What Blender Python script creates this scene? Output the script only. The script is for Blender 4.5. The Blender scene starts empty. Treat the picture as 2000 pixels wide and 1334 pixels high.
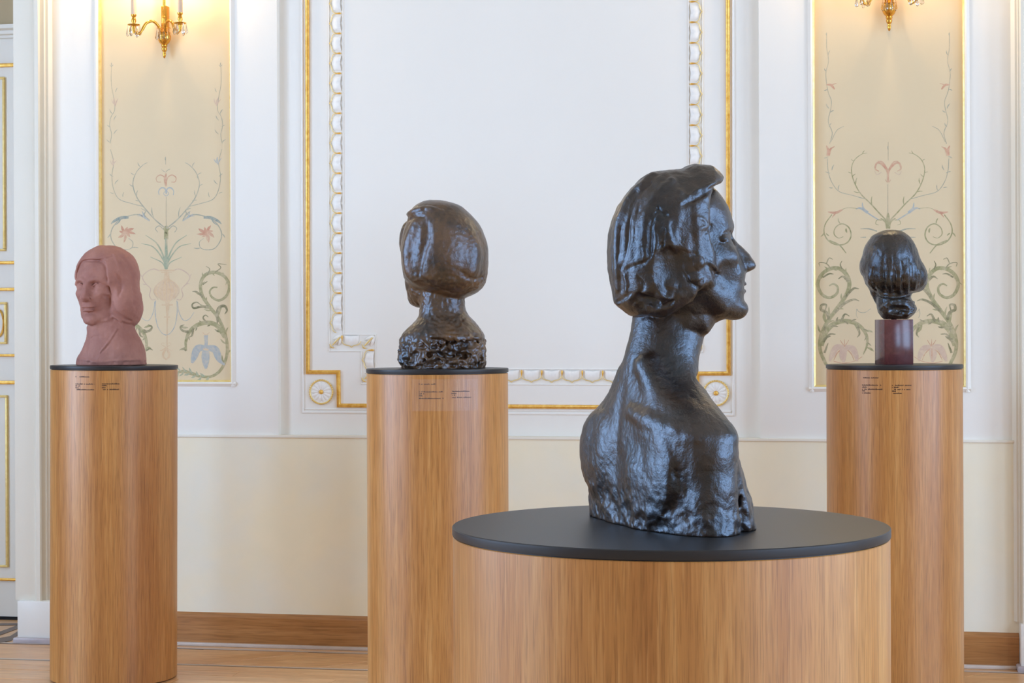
import bpy, bmesh, math, random
import numpy as np
from mathutils import Vector, Matrix

random.seed(7)
scene = bpy.context.scene
COL = scene.collection

# ------------------------------------------------------------------ camera
FPX, HX, HY = 3600.0, 1000.0, 645.0          # focal length and principal point for a 2000 x 1334 frame
CAM_H, CAM_D = 1.185, 6.611                  # height of the lens, distance to the wall
YAW, ROLL = math.radians(10.76), -0.0042
cam_data = bpy.data.cameras.new('camera')
cam_data.sensor_width = 36.0
cam_data.lens = FPX / 2000.0 * 36.0
cam_data.shift_y = (HY - 667.0) / 2000.0
cam_data.clip_start = 0.05
cam = bpy.data.objects.new('camera', cam_data)
COL.objects.link(cam)
cam.matrix_world = (Matrix.Translation((0, -CAM_D, CAM_H)) @ Matrix.Rotation(YAW, 4, 'Z')
                    @ Matrix.Rotation(math.pi / 2, 4, 'X') @ Matrix.Rotation(ROLL, 4, 'Z'))
scene.camera = cam

# ------------------------------------------------------------------ colour management, world, lights
scene.view_settings.view_transform = 'Standard'
scene.view_settings.look = 'None'
scene.view_settings.gamma = 1.0
scene.view_settings.use_curve_mapping = False
scene.view_settings.exposure = 0.0
scene.cycles.use_denoising = True
scene.cycles.max_bounces = 8
scene.cycles.diffuse_bounces = 5
scene.cycles.sample_clamp_indirect = 6.0

world = bpy.data.worlds.new('sky')
scene.world = world
world.use_nodes = True
world.node_tree.nodes['Background'].inputs[0].default_value = (0.62, 0.76, 1.0, 1)
world.node_tree.nodes['Background'].inputs[1].default_value = 1.6

ROOM_X0, ROOM_X1, ROOM_Y0, ROOM_H = -5.2, 4.9, -9.2, 4.3
WINDOWS = [('left', -5.3, 1.6), ('left', -2.9, 1.6), ('right', -7.3, 1.6), ('right', -4.9, 1.6), ('right', -2.5, 1.6)]   # wall, centre y, width
WIN_Z0, WIN_Z1 = 0.45, 3.6
DAYLIGHT = 124.0
for side, wy, ww in WINDOWS:                 # daylight entering at each window opening
    ld = bpy.data.lights.new('window_daylight', 'AREA')
    ld.shape = 'RECTANGLE'; ld.size = ww; ld.size_y = WIN_Z1 - WIN_Z0
    ld.color = (0.445, 0.655, 1.0)
    ld.energy = DAYLIGHT * ww
    lo = bpy.data.objects.new('window_daylight', ld)
    COL.objects.link(lo)
    lo.location = (ROOM_X0 - 0.26 if side == 'left' else ROOM_X1 + 0.26, wy, (WIN_Z0 + WIN_Z1) / 2)
    lo.rotation_euler = (math.pi / 2, 0, -math.pi / 2 if side == 'left' else math.pi / 2)   # shines into the room

# ------------------------------------------------------------------ measuring helpers
CY, SY = math.cos(YAW), math.sin(YAW)
CAM_R = Vector((CY, SY, 0)); CAM_F = Vector((-SY, CY, 0)); CAM_P = Vector((0, -CAM_D, CAM_H))
CAM_M = cam.matrix_world.to_3x3()

def ray(px, py):
    return CAM_M @ Vector(((px - HX) / FPX, -(py - HY) / FPX, -1.0))

def on_wall(px, py, Y=0.0):
    """the place on the plane y = Y that the photograph shows at (px, py)"""
    d = ray(px, py)
    t = (Y + CAM_D) / d.y
    return CAM_P + d * t

def wx_(px, Y=0.0, py=600): return on_wall(px, py, Y).x
def wz_(py, px, Y=0.0): return on_wall(px, py, Y).z

def at_depth(px, depth, z):
    p = CAM_P + CAM_R * ((px - HX) / FPX * depth) + CAM_F * depth
    return Vector((p.x, p.y, z))

# ------------------------------------------------------------------ materials
def lin(c):
    return tuple(((v / 255) / 12.92 if v / 255 <= 0.04045 else ((v / 255 + 0.055) / 1.055) ** 2.4) for v in c)

class NT:
    def __init__(s, name):
        s.m = bpy.data.materials.new(name); s.m.use_nodes = True
        s.t = s.m.node_tree; s.n = s.t.nodes
        s.b = s.n['Principled BSDF']
    def add(s, typ, **kw):
        n = s.n.new(typ)
        for k, v in kw.items():
            if isinstance(k, str) and hasattr(n, k): setattr(n, k, v)
        return n
    def link(s, a, b): s.t.links.new(a, b)
    def coords(s, scale=(1, 1, 1), kind='Object', rot=(0, 0, 0)):
        tc = s.add('ShaderNodeTexCoord'); mp = s.add('ShaderNodeMapping')
        mp.inputs['Scale'].default_value = scale; mp.inputs['Rotation'].default_value = rot
        s.link(tc.outputs[kind], mp.inputs['Vector'])
        return mp.outputs['Vector']
    def noise(s, vec, scale, detail=4, rough=0.55, dist=0.0):
        n = s.add('ShaderNodeTexNoise')
        n.inputs['Scale'].default_value = scale; n.inputs['Detail'].default_value = detail
        n.inputs['Roughness'].default_value = rough; n.inputs['Distortion'].default_value = dist
        s.link(vec, n.inputs['Vector'])
        return n.outputs['Fac']
    def ramp(s, fac, stops):
        r = s.add('ShaderNodeValToRGB')
        e = r.color_ramp.elements
        while len(e) < len(stops): e.new(0.5)
        for el, (p, c) in zip(e, stops):
            el.position = p; el.color = (*c, 1)
        s.link(fac, r.inputs['Fac'])
        return r.outputs['Color']
    def mix(s, fac, a, b, mode='MIX'):
        m = s.add('ShaderNodeMixRGB'); m.blend_type = mode
        for i, v in ((0, fac), (1, a), (2, b)):
            if hasattr(v, 'links') or hasattr(v, 'is_output'): s.link(v, m.inputs[i])
            elif i == 0: m.inputs[0].default_value = v
            else: m.inputs[i].default_value = (*v, 1)
        return m.outputs[0]
    def bump(s, h, strength, dist=0.002):
        b = s.add('ShaderNodeBump')
        b.inputs['Strength'].default_value = strength; b.inputs['Distance'].default_value = dist
        s.link(h, b.inputs['Height']); s.link(b.outputs['Normal'], s.b.inputs['Normal'])
    def set(s, color=None, rough=None, metal=None, spec=None, **kw):
        if color is not None:
            if hasattr(color, 'links'): s.link(color, s.b.inputs['Base Color'])
            else: s.b.inputs['Base Color'].default_value = (*color, 1)
        if rough is not None:
            if hasattr(rough, 'links'): s.link(rough, s.b.inputs['Roughness'])
            else: s.b.inputs['Roughness'].default_value = rough
        if metal is not None: s.b.inputs['Metallic'].default_value = metal
        if spec is not None: s.b.inputs['Specular IOR Level'].default_value = spec
        for k, v in kw.items(): s.b.inputs[k].default_value = v
        return s.m

def paint_mat(name, rgb, rough=0.5, var=0.06, scale=3.0, bump=0.0, spec=0.4):
    t = NT(name); v = t.coords()
    c = lin(rgb)
    col = t.ramp(t.noise(v, scale, 5), [(0.25, tuple(x * (1 - var) for x in c)), (0.75, tuple(min(1, x * (1 + var * 0.6)) for x in c))])
    if bump: t.bump(t.noise(v, 120, 3), bump, 0.001)
    return t.set(col, rough, 0, spec)

MAT = {}
MAT['white'] = paint_mat('white_wall_paint', (240, 234, 222), 0.55, 0.02, 1.4)
MAT['white_gloss'] = paint_mat('white_gloss_paint', (240, 236, 226), 0.35, 0.02, 2.0)
MAT['cream_casing'] = paint_mat('cream_casing_paint', (234, 226, 208), 0.45, 0.03, 2.5)
MAT['plaster'] = paint_mat('white_relief_plaster', (243, 238, 228), 0.45, 0.02, 8.0)
MAT['ivory'] = paint_mat('ivory_panel_ground', (227, 204, 164), 0.6, 0.04, 2.2)
MAT['ceiling'] = paint_mat('ceiling_paint', (206, 194, 174), 0.7, 0.03, 1.0)
MAT['room_wall'] = paint_mat('room_wall_paint', (186, 172, 152), 0.6, 0.03, 1.0)
MAT['beige'] = paint_mat('beige_transom_paint', (190, 172, 138), 0.6, 0.05, 2.0)
MAT['black'] = NT('dark_gap').set((0.004, 0.004, 0.005), 0.8)
MAT['stone'] = paint_mat('grey_lilac_marble', (190, 178, 178), 0.3, 0.15, 14.0)
MAT['brown_dark'] = paint_mat('dark_inlay_wood', (92, 70, 56), 0.35, 0.15, 30.0)
MAT['pale_strip'] = paint_mat('pale_inlay_wood', (205, 188, 172), 0.35, 0.08, 20.0)

t = NT('dado_plaster'); v = t.coords()
n1 = t.noise(v, 1.3, 4, 0.6, 0.4); n2 = t.noise(v, 6.0, 5, 0.6, 0.8)
c1 = t.ramp(n1, [(0.35, lin((234, 232, 218))), (0.65, lin((252, 234, 192)))])
c2 = t.ramp(n2, [(0.3, lin((250, 236, 204))), (0.7, lin((240, 230, 200)))])
MAT['dado'] = t.set(t.mix(0.4, c1, c2), 0.42, 0, 0.4)

t = NT('gilding'); v = t.coords()
n = t.noise(v, 60, 4)
MAT['gold'] = t.set(t.ramp(n, [(0.3, lin((222, 160, 60))), (0.7, lin((250, 206, 110)))]), 0.36, 0.6, 0.5)
t = NT('pale_gilding'); v = t.coords()
n = t.noise(v, 60, 4)
MAT['gold_pale'] = t.set(t.ramp(n, [(0.3, lin((236, 204, 124))), (0.7, lin((250, 226, 156)))]), 0.4, 0.4, 0.5)
MAT['brass'] = NT('polished_brass').set(lin((224, 168, 72)), 0.22, 0.95)

def wood_mat(name, dark, mid, light, axis='z', rough=0.42, fine=1.0):
    t = NT(name)
    info = t.add('ShaderNodeObjectInfo')
    add = t.add('ShaderNodeVectorMath'); add.operation = 'MULTIPLY_ADD'
    tc = t.add('ShaderNodeTexCoord')
    comb = t.add('ShaderNodeCombineXYZ')
    for i in range(3): t.link(info.outputs['Random'], comb.inputs[i])
    t.link(comb.outputs[0], add.inputs[0]); add.inputs[1].default_value = (13.0, 7.0, 5.0)
    t.link(tc.outputs['Object'], add.inputs[2])
    def mp(sc):
        m = t.add('ShaderNodeMapping'); m.inputs['Scale'].default_value = sc
        t.link(add.outputs[0], m.inputs['Vector']); return m.outputs['Vector']
    long = {'z': (1, 1, 0.035), 'x': (0.05, 1, 1)}[axis]
    s = lambda k: tuple(k * a for a in long)
    broad = t.noise(mp(s(9)), 1.0, 3, 0.5, 0.9)
    grain = t.noise(mp(s(110 * fine)), 1.0, 3, 0.65, 0.25)
    pores = t.noise(mp(s(330 * fine)), 1.0, 2, 0.6)
    a = t.ramp(broad, [(0.3, lin(dark)), (0.5, lin(mid)), (0.72, lin(light))])
    b = t.ramp(grain, [(0.32, tuple(x * 0.78 for x in lin(mid))), (0.5, lin(mid)), (0.70, tuple(min(1, x * 1.08) for x in lin(light)))])
    c = t.mix(0.5, a, b)
    p = t.ramp(pores, [(0.36, (0.62, 0.58, 0.54)), (0.5, (1, 1, 1))])
    c = t.mix(0.6, c, p, 'MULTIPLY')
    t.bump(pores, 0.12, 0.0006)
    return t.set(c, rough, 0, 0.62)

MAT['oak'] = wood_mat('oak_veneer', (158, 97, 44), (188, 128, 66), (206, 154, 92), 'z', 0.37)
MAT['oak_base'] = wood_mat('oak_baseboard', (144, 92, 46), (172, 116, 62), (192, 138, 82), 'x', 0.35, 0.5)
MAT['parquet'] = wood_mat('parquet_oak', (202, 146, 92), (226, 174, 120), (238, 196, 146), 'x', 0.3, 0.5)
MAT['matte_black'] = paint_mat('matte_black_laminate', (34, 34, 36), 0.42, 0.1, 40, 0.0, 0.5)

# ------------------------------------------------------------------ mesh helpers
class MB:
    def __init__(s): s.v = []; s.f = []
    def face(s, *pts):
        i = len(s.v); s.v += [tuple(p) for p in pts]; s.f.append(tuple(range(i, i + len(pts))))
    def grid(s, rows, closed_u=False, closed_v=False):
        """rows of points -> quads"""
        i0 = len(s.v); R = len(rows); C = len(rows[0])
        for r in rows: s.v += [tuple(p) for p in r]
        for a in range(R if closed_v else R - 1):
            for b in range(C if closed_u else C - 1):
                a2, b2 = (a + 1) % R, (b + 1) % C
                s.f.append((i0 + a * C + b, i0 + a * C + b2, i0 + a2 * C + b2, i0 + a2 * C + b))
        return i0
    def box(s, x0, x1, y0, y1, z0, z1, bev=0.0):
        if bev <= 0:
            i = len(s.v)
            s.v += [(x, y, z) for z in (z0, z1) for y in (y0, y1) for x in (x0, x1)]
            s.f += [tuple(i + k for k in q) for q in ((0, 2, 3, 1), (4, 5, 7, 6), (0, 1, 5, 4), (2, 6, 7, 3), (0, 4, 6, 2), (1, 3, 7, 5))]
        else:
            b = bmesh.new()
            bmesh.ops.create_cube(b, size=1)
            bmesh.ops.scale(b, vec=(x1 - x0, y1 - y0, z1 - z0), verts=b.verts)
            bmesh.ops.translate(b, vec=((x0 + x1) / 2, (y0 + y1) / 2, (z0 + z1) / 2), verts=b.verts)
            bmesh.ops.bevel(b, geom=b.edges[:], offset=bev, segments=2, affect='EDGES', profile=0.5)
            s.from_bm(b)
    def from_bm(s, b):
        i = len(s.v); b.verts.index_update()
        s.v += [tuple(v.co) for v in b.verts]
        s.f += [tuple(i + v.index for v in f.verts) for f in b.faces]
        b.free()
    def prism(s, poly, axis, a, c):
        """closed 2-D polygon extruded along an axis from a to c"""
        def m(p, w):
            return {'z': (p[0], p[1], w), 'y': (p[0], w, p[1]), 'x': (w, p[0], p[1])}[axis]
        n = len(poly); i = len(s.v)
        s.v += [m(p, a) for p in poly] + [m(p, c) for p in poly]
        s.f += [(i + k, i + (k + 1) % n, i + n + (k + 1) % n, i + n + k) for k in range(n)]
        s.f += [tuple(i + k for k in range(n))[::-1], tuple(i + n + k for k in range(n))]
    def lathe(s, prof, n=32, c=(0, 0, 0), cap=True):
        rows = [[(c[0] + r * math.cos(2 * math.pi * k / n), c[1] + r * math.sin(2 * math.pi * k / n), c[2] + z) for k in range(n)] for r, z in prof]
        i = s.grid(rows, closed_u=True)
        if cap:
            s.f.append(tuple(i + k for k in range(n))[::-1])
            s.f.append(tuple(i + (len(prof) - 1) * n + k for k in range(n)))
    def tube(s, pts, rad, n=8, cap=True):
        P = [Vector(p) for p in pts]; R = rad if hasattr(rad, '__len__') else [rad] * len(P)
        up = None; rows = []
        for i, p in enumerate(P):
            t = (P[min(i + 1, len(P) - 1)] - P[max(i - 1, 0)]).normalized()
            if up is None:
                up = t.orthogonal().normalized()
            else:
                up = (up - t * up.dot(t)); up = up.normalized() if up.length > 1e-6 else t.orthogonal().normalized()
            w = t.cross(up)
            rows.append([p + (up * math.cos(2 * math.pi * k / n) + w * math.sin(2 * math.pi * k / n)) * R[i] for k in range(n)])
        i = s.grid(rows, closed_u=True)
        if cap:
            s.f.append(tuple(i + k for k in range(n))[::-1]); s.f.append(tuple(i + (len(rows) - 1) * n + k for k in range(n)))
    def build(s, name, mat, parent=None, smooth=35, loc=None):
        me = bpy.data.meshes.new(name)
        me.from_pydata(s.v, [], s.f)
        b = bmesh.new(); b.from_mesh(me)
        bmesh.ops.recalc_face_normals(b, faces=b.faces); b.to_mesh(me); b.free()
        me.materials.append(MAT[mat] if isinstance(mat, str) else mat)
        if smooth:
            me.polygons.foreach_set('use_smooth', [True] * len(me.polygons))
            me.set_sharp_from_angle(angle=math.radians(smooth))
        o = bpy.data.objects.new(name, me); COL.objects.link(o)
        if parent is not None: o.parent = parent
        if loc is not None: o.location = loc
        return o

def empty(name, loc=(0, 0, 0), rz=0.0):
    o = bpy.data.objects.new(name, None); COL.objects.link(o)
    o.empty_display_size = 0.1; o.location = loc; o.rotation_euler = (0, 0, rz)
    return o
def tag(o, label=None, cat=None, group=None, kind=None):
    if label: o['label'] = label
    if cat: o['category'] = cat
    if group: o['group'] = group
    if kind: o['kind'] = kind
    return o
def put(o, mesh_obj_data, name, parent, loc=(0, 0, 0), rot=(0, 0, 0)):
    c = bpy.data.objects.new(name, mesh_obj_data); COL.objects.link(c)
    c.parent = parent; c.location = loc; c.rotation_euler = rot
    return c
def circle(r, n, c=(0, 0)): return [(c[0] + r * math.cos(2 * math.pi * k / n), c[1] + r * math.sin(2 * math.pi * k / n)) for k in range(n)]
def spline(pts, n=8):
    """Catmull-Rom through points of any dimension"""
    P = [np.array(p, float) for p in pts]
    P = [2 * P[0] - P[1]] + P + [2 * P[-1] - P[-2]]
    out = []
    for i in range(1, len(P) - 2):
        for k in range(n):
            u = k / n
            out.append(0.5 * ((2 * P[i]) + (P[i + 1] - P[i - 1]) * u + (2 * P[i - 1] - 5 * P[i] + 4 * P[i + 1] - P[i + 2]) * u * u
                              + (3 * P[i] - P[i - 1] - 3 * P[i + 1] + P[i + 2]) * u ** 3))
    out.append(P[-2])
    return out
# ================================================================== the room
Y_FIELD, Y_PIL, Y_DADO, Y_BASE, Y_CAS, Y_DOOR = 0.05, 0.02, 0.012, 0.0, -0.03, 0.47
X_L, X_R = ROOM_X0, ROOM_X1
x_open = wx_(28, Y_CAS)                    # right edge of the doorway
x_open_l = x_open - 1.35
x_cas_r = wx_(104, 0.0)                    # where the casing meets the wall
x_rcas = wx_(1976, 0.0)
x_pl1 = wx_(543, Y_PIL)                    # inner edges of the two pilasters
x_pr0 = wx_(1484, Y_PIL)
z_dado = wz_(853, 540, Y_DADO)
z_base = wz_(1200, 540, Y_BASE)

floor = MB(); floor.box(X_L, X_R, ROOM_Y0, Y_DOOR + 0.6, -0.1, 0.0)
FLOOR = tag(floor.build('floor', 'parquet', smooth=0), 'pale oak parquet floor with dark inlay lines along the wall', kind='structure')
m = MB(); m.box(X_L - 0.2, X_R + 0.2, ROOM_Y0 - 0.3, Y_DOOR + 0.8, ROOM_H, ROOM_H + 0.1)
tag(m.build('ceiling', 'ceiling', smooth=0), 'warm cream ceiling above the frame', kind='structure')
# the side walls, outside the frame, hold the windows
n_win = 0
for side in ('left', 'right'):
    xa, xb = (X_L - 0.3, X_L) if side == 'left' else (X_R, X_R + 0.3)
    W_ = sorted((wy, ww) for sd, wy, ww in WINDOWS if sd == side)
    m = MB(); ys = [ROOM_Y0 - 0.3]
    for wy, ww in W_: ys += [wy - ww / 2, wy + ww / 2]
    ys.append(Y_DOOR + 0.8)
    for k in range(0, len(ys), 2): m.box(xa, xb, ys[k], ys[k + 1], 0, ROOM_H)
    for wy, ww in W_:
        m.box(xa, xb, wy - ww / 2, wy + ww / 2, 0, WIN_Z0); m.box(xa, xb, wy - ww / 2, wy + ww / 2, WIN_Z1, ROOM_H)
    tag(m.build('wall_' + side, 'room_wall', smooth=0), 'cream window wall outside the frame on the ' + side, kind='structure')
    for wy, ww in W_:
        n_win += 1
        m = MB(); a, b = wy - ww / 2, wy + ww / 2
        x0, x1 = (X_L - 0.2, X_L - 0.13) if side == 'left' else (X_R + 0.13, X_R + 0.2)
        for (p, q) in ((a, a + 0.07), (b - 0.07, b), (wy - 0.035, wy + 0.035)): m.box(x0, x1, p, q, WIN_Z0, WIN_Z1)
        for z in (WIN_Z0, WIN_Z0 + 2.1, WIN_Z1 - 0.07): m.box(x0, x1, a, b, z, z + 0.07)
        tag(m.build('window_%d' % n_win, 'white_gloss', smooth=0), 'tall white casement window outside the frame', kind='structure')
m = MB(); m.box(X_L - 0.2, X_R + 0.2, ROOM_Y0 - 0.2, ROOM_Y0, 0, ROOM_H)
tag(m.build('wall_back', 'room_wall', smooth=0), 'warm cream wall behind the viewer', kind='structure')

# ------------------------------------------------------------------ the wall in view
m = MB()
m.box(x_open + 0.002, X_R, Y_FIELD, Y_FIELD + 0.3, 0, ROOM_H)
m.box(X_L, x_open_l, Y_FIELD, Y_FIELD + 0.3, 0, ROOM_H)
m.box(x_open_l, x_open + 0.002, Y_FIELD, Y_FIELD + 0.3, 3.4, ROOM_H)
WALL = tag(m.build('wall_front', 'white', smooth=0), 'white panelled wall with gilt mouldings behind the busts', kind='structure')
def wall_part(name, mat, boxes, bev=0.0, parent=None):
    q = MB()
    for b in boxes: q.box(*b, bev=bev)
    return q.build(name, mat, parent or WALL, smooth=30 if bev else 0)

# painted panels are let into the pilasters: the pilaster face is built around them
PAN_L = dict(x0=wx_(194, Y_PIL), x1=wx_(452, Y_PIL), z0=wz_(746, 320, Y_PIL))
PAN_R = dict(x0=wx_(1589, Y_PIL), x1=wx_(1886, Y_PIL), z0=wz_(756, 1730, Y_PIL))
PAN_TOP = 3.55
for (a, b, P_) in ((x_cas_r - 0.03, x_pl1, PAN_L), (x_pr0, x_rcas + 0.03, PAN_R)):
    wall_part('pilaster', 'white', [
        (a, P_['x0'], Y_PIL, Y_FIELD + 0.01, z_dado, ROOM_H), (P_['x1'], b, Y_PIL, Y_FIELD + 0.01, z_dado, ROOM_H),
        (P_['x0'], P_['x1'], Y_PIL, Y_FIELD + 0.01, z_dado, P_['z0']), (P_['x0'], P_['x1'], Y_PIL, Y_FIELD + 0.01, PAN_TOP, ROOM_H)])
wall_part('dado', 'dado', [(x_cas_r - 0.03, x_rcas + 0.03, Y_DADO, Y_FIELD + 0.01, 0.0, z_dado - 0.004)])
wall_part('dado_cap', 'cream_casing', [(x_cas_r - 0.03, x_rcas + 0.03, Y_DADO - 0.006, Y_FIELD + 0.01, z_dado - 0.004, z_dado + 0.006)], 0.002)

# oak baseboard: one run between the two door casings, with a bevelled top
prof = [(Y_BASE, 0.012), (Y_BASE, z_base - 0.016), (Y_BASE + 0.006, z_base - 0.006), (Y_DADO, z_base), (Y_DADO + 0.03, z_base), (Y_DADO + 0.03, 0.012)]
m = MB(); m.prism(prof, 'x', x_cas_r - 0.015, x_rcas + 0.02)
BASEBOARD = tag(m.build('baseboard_front', 'oak_base', smooth=20), 'oiled oak baseboard along the panelled wall', kind='structure')
m = MB()
m.box(x_cas_r - 0.01, x_rcas + 0.01, Y_BASE - 0.014, Y_DADO + 0.02, 0.0, 0.013, bev=0.003)
m.build('quarter_bead', 'pale_strip', BASEBOARD)

# door casings: moulded uprights on plinth blocks
def casing(px_list, flip, px_plinth, py_pl, py_shoe, idx, label, zp):
    """px_list: (px, y) stations of the plan profile, from the opening towards the wall"""
    plan = [(wx_(px, y), y) for px, y in px_list]
    plan = [(plan[0][0], Y_FIELD + 0.25)] + plan + [(plan[-1][0], Y_FIELD + 0.25)]
    q = MB(); q.prism(plan, 'z', zp, 3.5)
    c = tag(q.build('trim_%d' % idx, 'cream_casing', smooth=20), label, kind='structure')
    a, b = sorted((wx_(px_plinth[0], -0.05), wx_(px_plinth[1], -0.05)))
    q = MB(); q.box(a, b, -0.05, Y_FIELD + 0.2, 0.02, zp, bev=0.004); q.build('plinth_block', 'white_gloss', c)
    q = MB(); q.box(a - 0.012, b + 0.006, -0.066, Y_FIELD + 0.2, 0.0, 0.021, bev=0.005); q.build('shoe', 'stone', c)
    return c
zp = wz_(1174, 60, -0.05)
casing([(28, Y_CAS), (66, Y_CAS), (69, -0.045), (76, -0.045), (80, -0.02), (88, -0.02), (91, -0.008), (96, -0.008), (104, Y_PIL - 0.002)],
       False, (31, 97), 1174, 1255, 1, 'cream moulded door casing on a white plinth block', zp)
casing([(2150, Y_CAS), (2004, Y_CAS), (2001, -0.045), (1996, -0.045), (1993, -0.02), (1990, -0.02), (1988, -0.006), (1984, -0.006), (1976, Y_PIL - 0.002)],
       True, (1991, 2150), 1219, 1305, 2, 'cream door casing at the right edge of the frame', wz_(1219, 1995, -0.05))

# ------------------------------------------------------------------ the door in its deep reveal
yd = Y_DOOR
DX1 = x_open + 0.25; DX0 = x_open_l - 0.25
z_top = wz_(75, 15, yd)
m = MB(); m.box(DX0, DX1, yd, yd + 0.05, 0.012, z_top)
DOOR = tag(m.build('door_1', 'white_gloss', smooth=0), 'white door with gilt panel mouldings in the left doorway', kind='structure')
m = MB(); m.box(DX0, DX1, yd + 0.06, yd + 0.1, 0, 3.4); m.build('door_backing', 'black', DOOR, smooth=0)
m = MB(); m.box(DX0, DX1, yd - 0.02, yd + 0.05, z_top + 0.05, 3.4); m.build('transom', 'beige', DOOR, smooth=0)
m = MB()
m.prism([(yd + 0.05, z_top), (yd - 0.015, z_top), (yd - 0.015, z_top + 0.01), (yd - 0.03, z_top + 0.014), (yd - 0.03, z_top + 0.028),
         (yd - 0.05, z_top + 0.034), (yd - 0.05, z_top + 0.05), (yd + 0.05, z_top + 0.05)], 'x', DX0, DX1)
m.build('door_cornice', 'white_gloss', DOOR, smooth=15)
for py, hpx, mat in ((127, 7, 'gold'), (513, 6, 'gold'), (565, 6, 'gold'), (694, 5, 'gold'), (747, 7, 'gold'), (1132, 5, 'gold')):
    z = wz_(py, 15, yd - 0.01); h = hpx * 0.0021
    q = MB(); q.box(DX0, DX1, yd - 0.014, yd + 0.01, z - h / 2, z + h / 2, bev=0.003); q.build('gilt_rail', mat, DOOR)
def door_frame(pyt, pyb, pxr, w=0.009):
    xr = wx_(pxr, yd - 0.01); z1, z0 = wz_(pyt, 10, yd - 0.01), wz_(pyb, 10, yd - 0.01); xl = xr - 0.5
    q = MB()
    for bx_ in ((xr - w, xr, z0 + w, z1 - w), (xl, xl + w, z0 + w, z1 - w), (xl, xr, z0, z0 + w), (xl, xr, z1 - w, z1)):
        q.box(bx_[0], bx_[1], yd - 0.012, yd + 0.01, bx_[2], bx_[3], bev=0.002)
    q.build('gilt_panel_frame', 'gold_pale', DOOR)
    q = MB(); q.box(xl + w, xr - w, yd - 0.004, yd + 0.01, z0 + w, z1 - w); q.build('door_panel', 'white_gloss', DOOR, smooth=0)
    return (xl + xr) / 2, (z0 + z1) / 2
door_frame(150, 490, 10); door_frame(590, 672, 12); door_frame(772, 1108, 13)
cz = wz_(631, 5, yd - 0.01)
q = MB(); cx = wx_(-4, yd - 0.01)
q.tube([(cx + 0.024 * math.cos(a / 24 * 2 * math.pi), yd - 0.01, cz + 0.055 * math.sin(a / 24 * 2 * math.pi)) for a in range(25)], 0.004, 6)
q.build('gilt_oval', 'gold', DOOR)
m = MB()
m.box(x_open + 0.001, x_open + 0.02, Y_CAS + 0.02, yd + 0.05, 0, 3.4); m.box(x_open_l - 0.02, x_open_l, Y_CAS + 0.02, yd + 0.05, 0, 3.4)
m.box(x_open_l, x_open, Y_CAS + 0.03, yd + 0.05, 3.38, 3.42)
m.build('door_reveal', 'cream_casing', DOOR, smooth=0)
m = MB(); m.box(DX0, DX1, yd - 0.004, yd + 0.06, 0.0, 0.013); m.build('door_gap', 'black', DOOR, smooth=0)

# ------------------------------------------------------------------ parquet near the wall: each visible board is a piece
def fz(py, px):                                        # where a floor pixel lies
    d = ray(px, py); k = -CAM_H / d.z; return CAM_P + d * k
y_line = fz(1300, 400).y                               # dark inlay line
y_edge = -0.03
def strip(name, mat, y0, y1, x0=x_cas_r - 0.3, x1=x_rcas + 0.4, top=0.0012):
    q = MB(); q.box(x0, x1, y0, y1, -0.01, top); return q.build(name, mat, FLOOR, smooth=0)
strip('pale_inlay_strip', 'pale_strip', y_edge - 0.045, y_edge - 0.022)
strip('dark_inlay_line', 'brown_dark', y_edge - 0.052, y_edge - 0.047, top=0.0014)
strip('dark_inlay_line', 'brown_dark', y_line - 0.010, y_line, x0=X_L + 1, top=0.0014)
strip('pale_inlay_strip', 'pale_strip', y_line, y_line + 0.018, x0=X_L + 1)
# slanted border boards between the two lines
ya, yb = y_edge - 0.054, y_line + 0.020
for k in range(34):
    x0 = -2.7 + k * 0.135; sl = (ya - yb) * 1.0; g = 0.0012
    q = MB(); i = len(q.v)
    q.prism([(0.0, yb - ya), (0.135 - g, yb - ya), (0.135 - g + sl, 0), (sl, 0)], 'z', -0.008, 0.0010 + 0.0003 * (k % 3))
    o = q.build('border_board', 'parquet', FLOOR, smooth=0); o.location = (x0, ya, 0)
# long field boards running along the wall
bw = 0.085; mesh_cache = {}
for r in range(9):
    y1 = y_line - 0.012 - r * bw; x = -3.4 + (r * 0.37) % 0.9
    while x < 2.6:
        L = 0.9
        q = MB(); q.box(0, L - 0.0015, -bw + 0.0012, 0, -0.008, 0.0009 + 0.0003 * ((r + int(x * 10)) % 3))
        o = q.build('floor_board', 'parquet', FLOOR, smooth=0); o.location = (x, y1, 0)
        x += L
# inlay pattern in the doorway
for (pts, mat) in ((((-30, 1252), (20, 1243), (40, 1230), (40, 1236), (22, 1252), (-30, 1262)), 'brown_dark'),
                   (((-40, 1249), (60, 1212), (60, 1219), (-40, 1256)), 'brown_dark'),
                   (((-60, 1219), (60, 1217), (60, 1221), (-60, 1223)), 'brown_dark')):
    q = MB(); pl = [(fz(py, px).x, fz(py, px).y) for px, py in pts]
    q.prism(pl, 'z', -0.006, 0.0016); q.build('doorway_inlay', mat, FLOOR, smooth=0)
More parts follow.
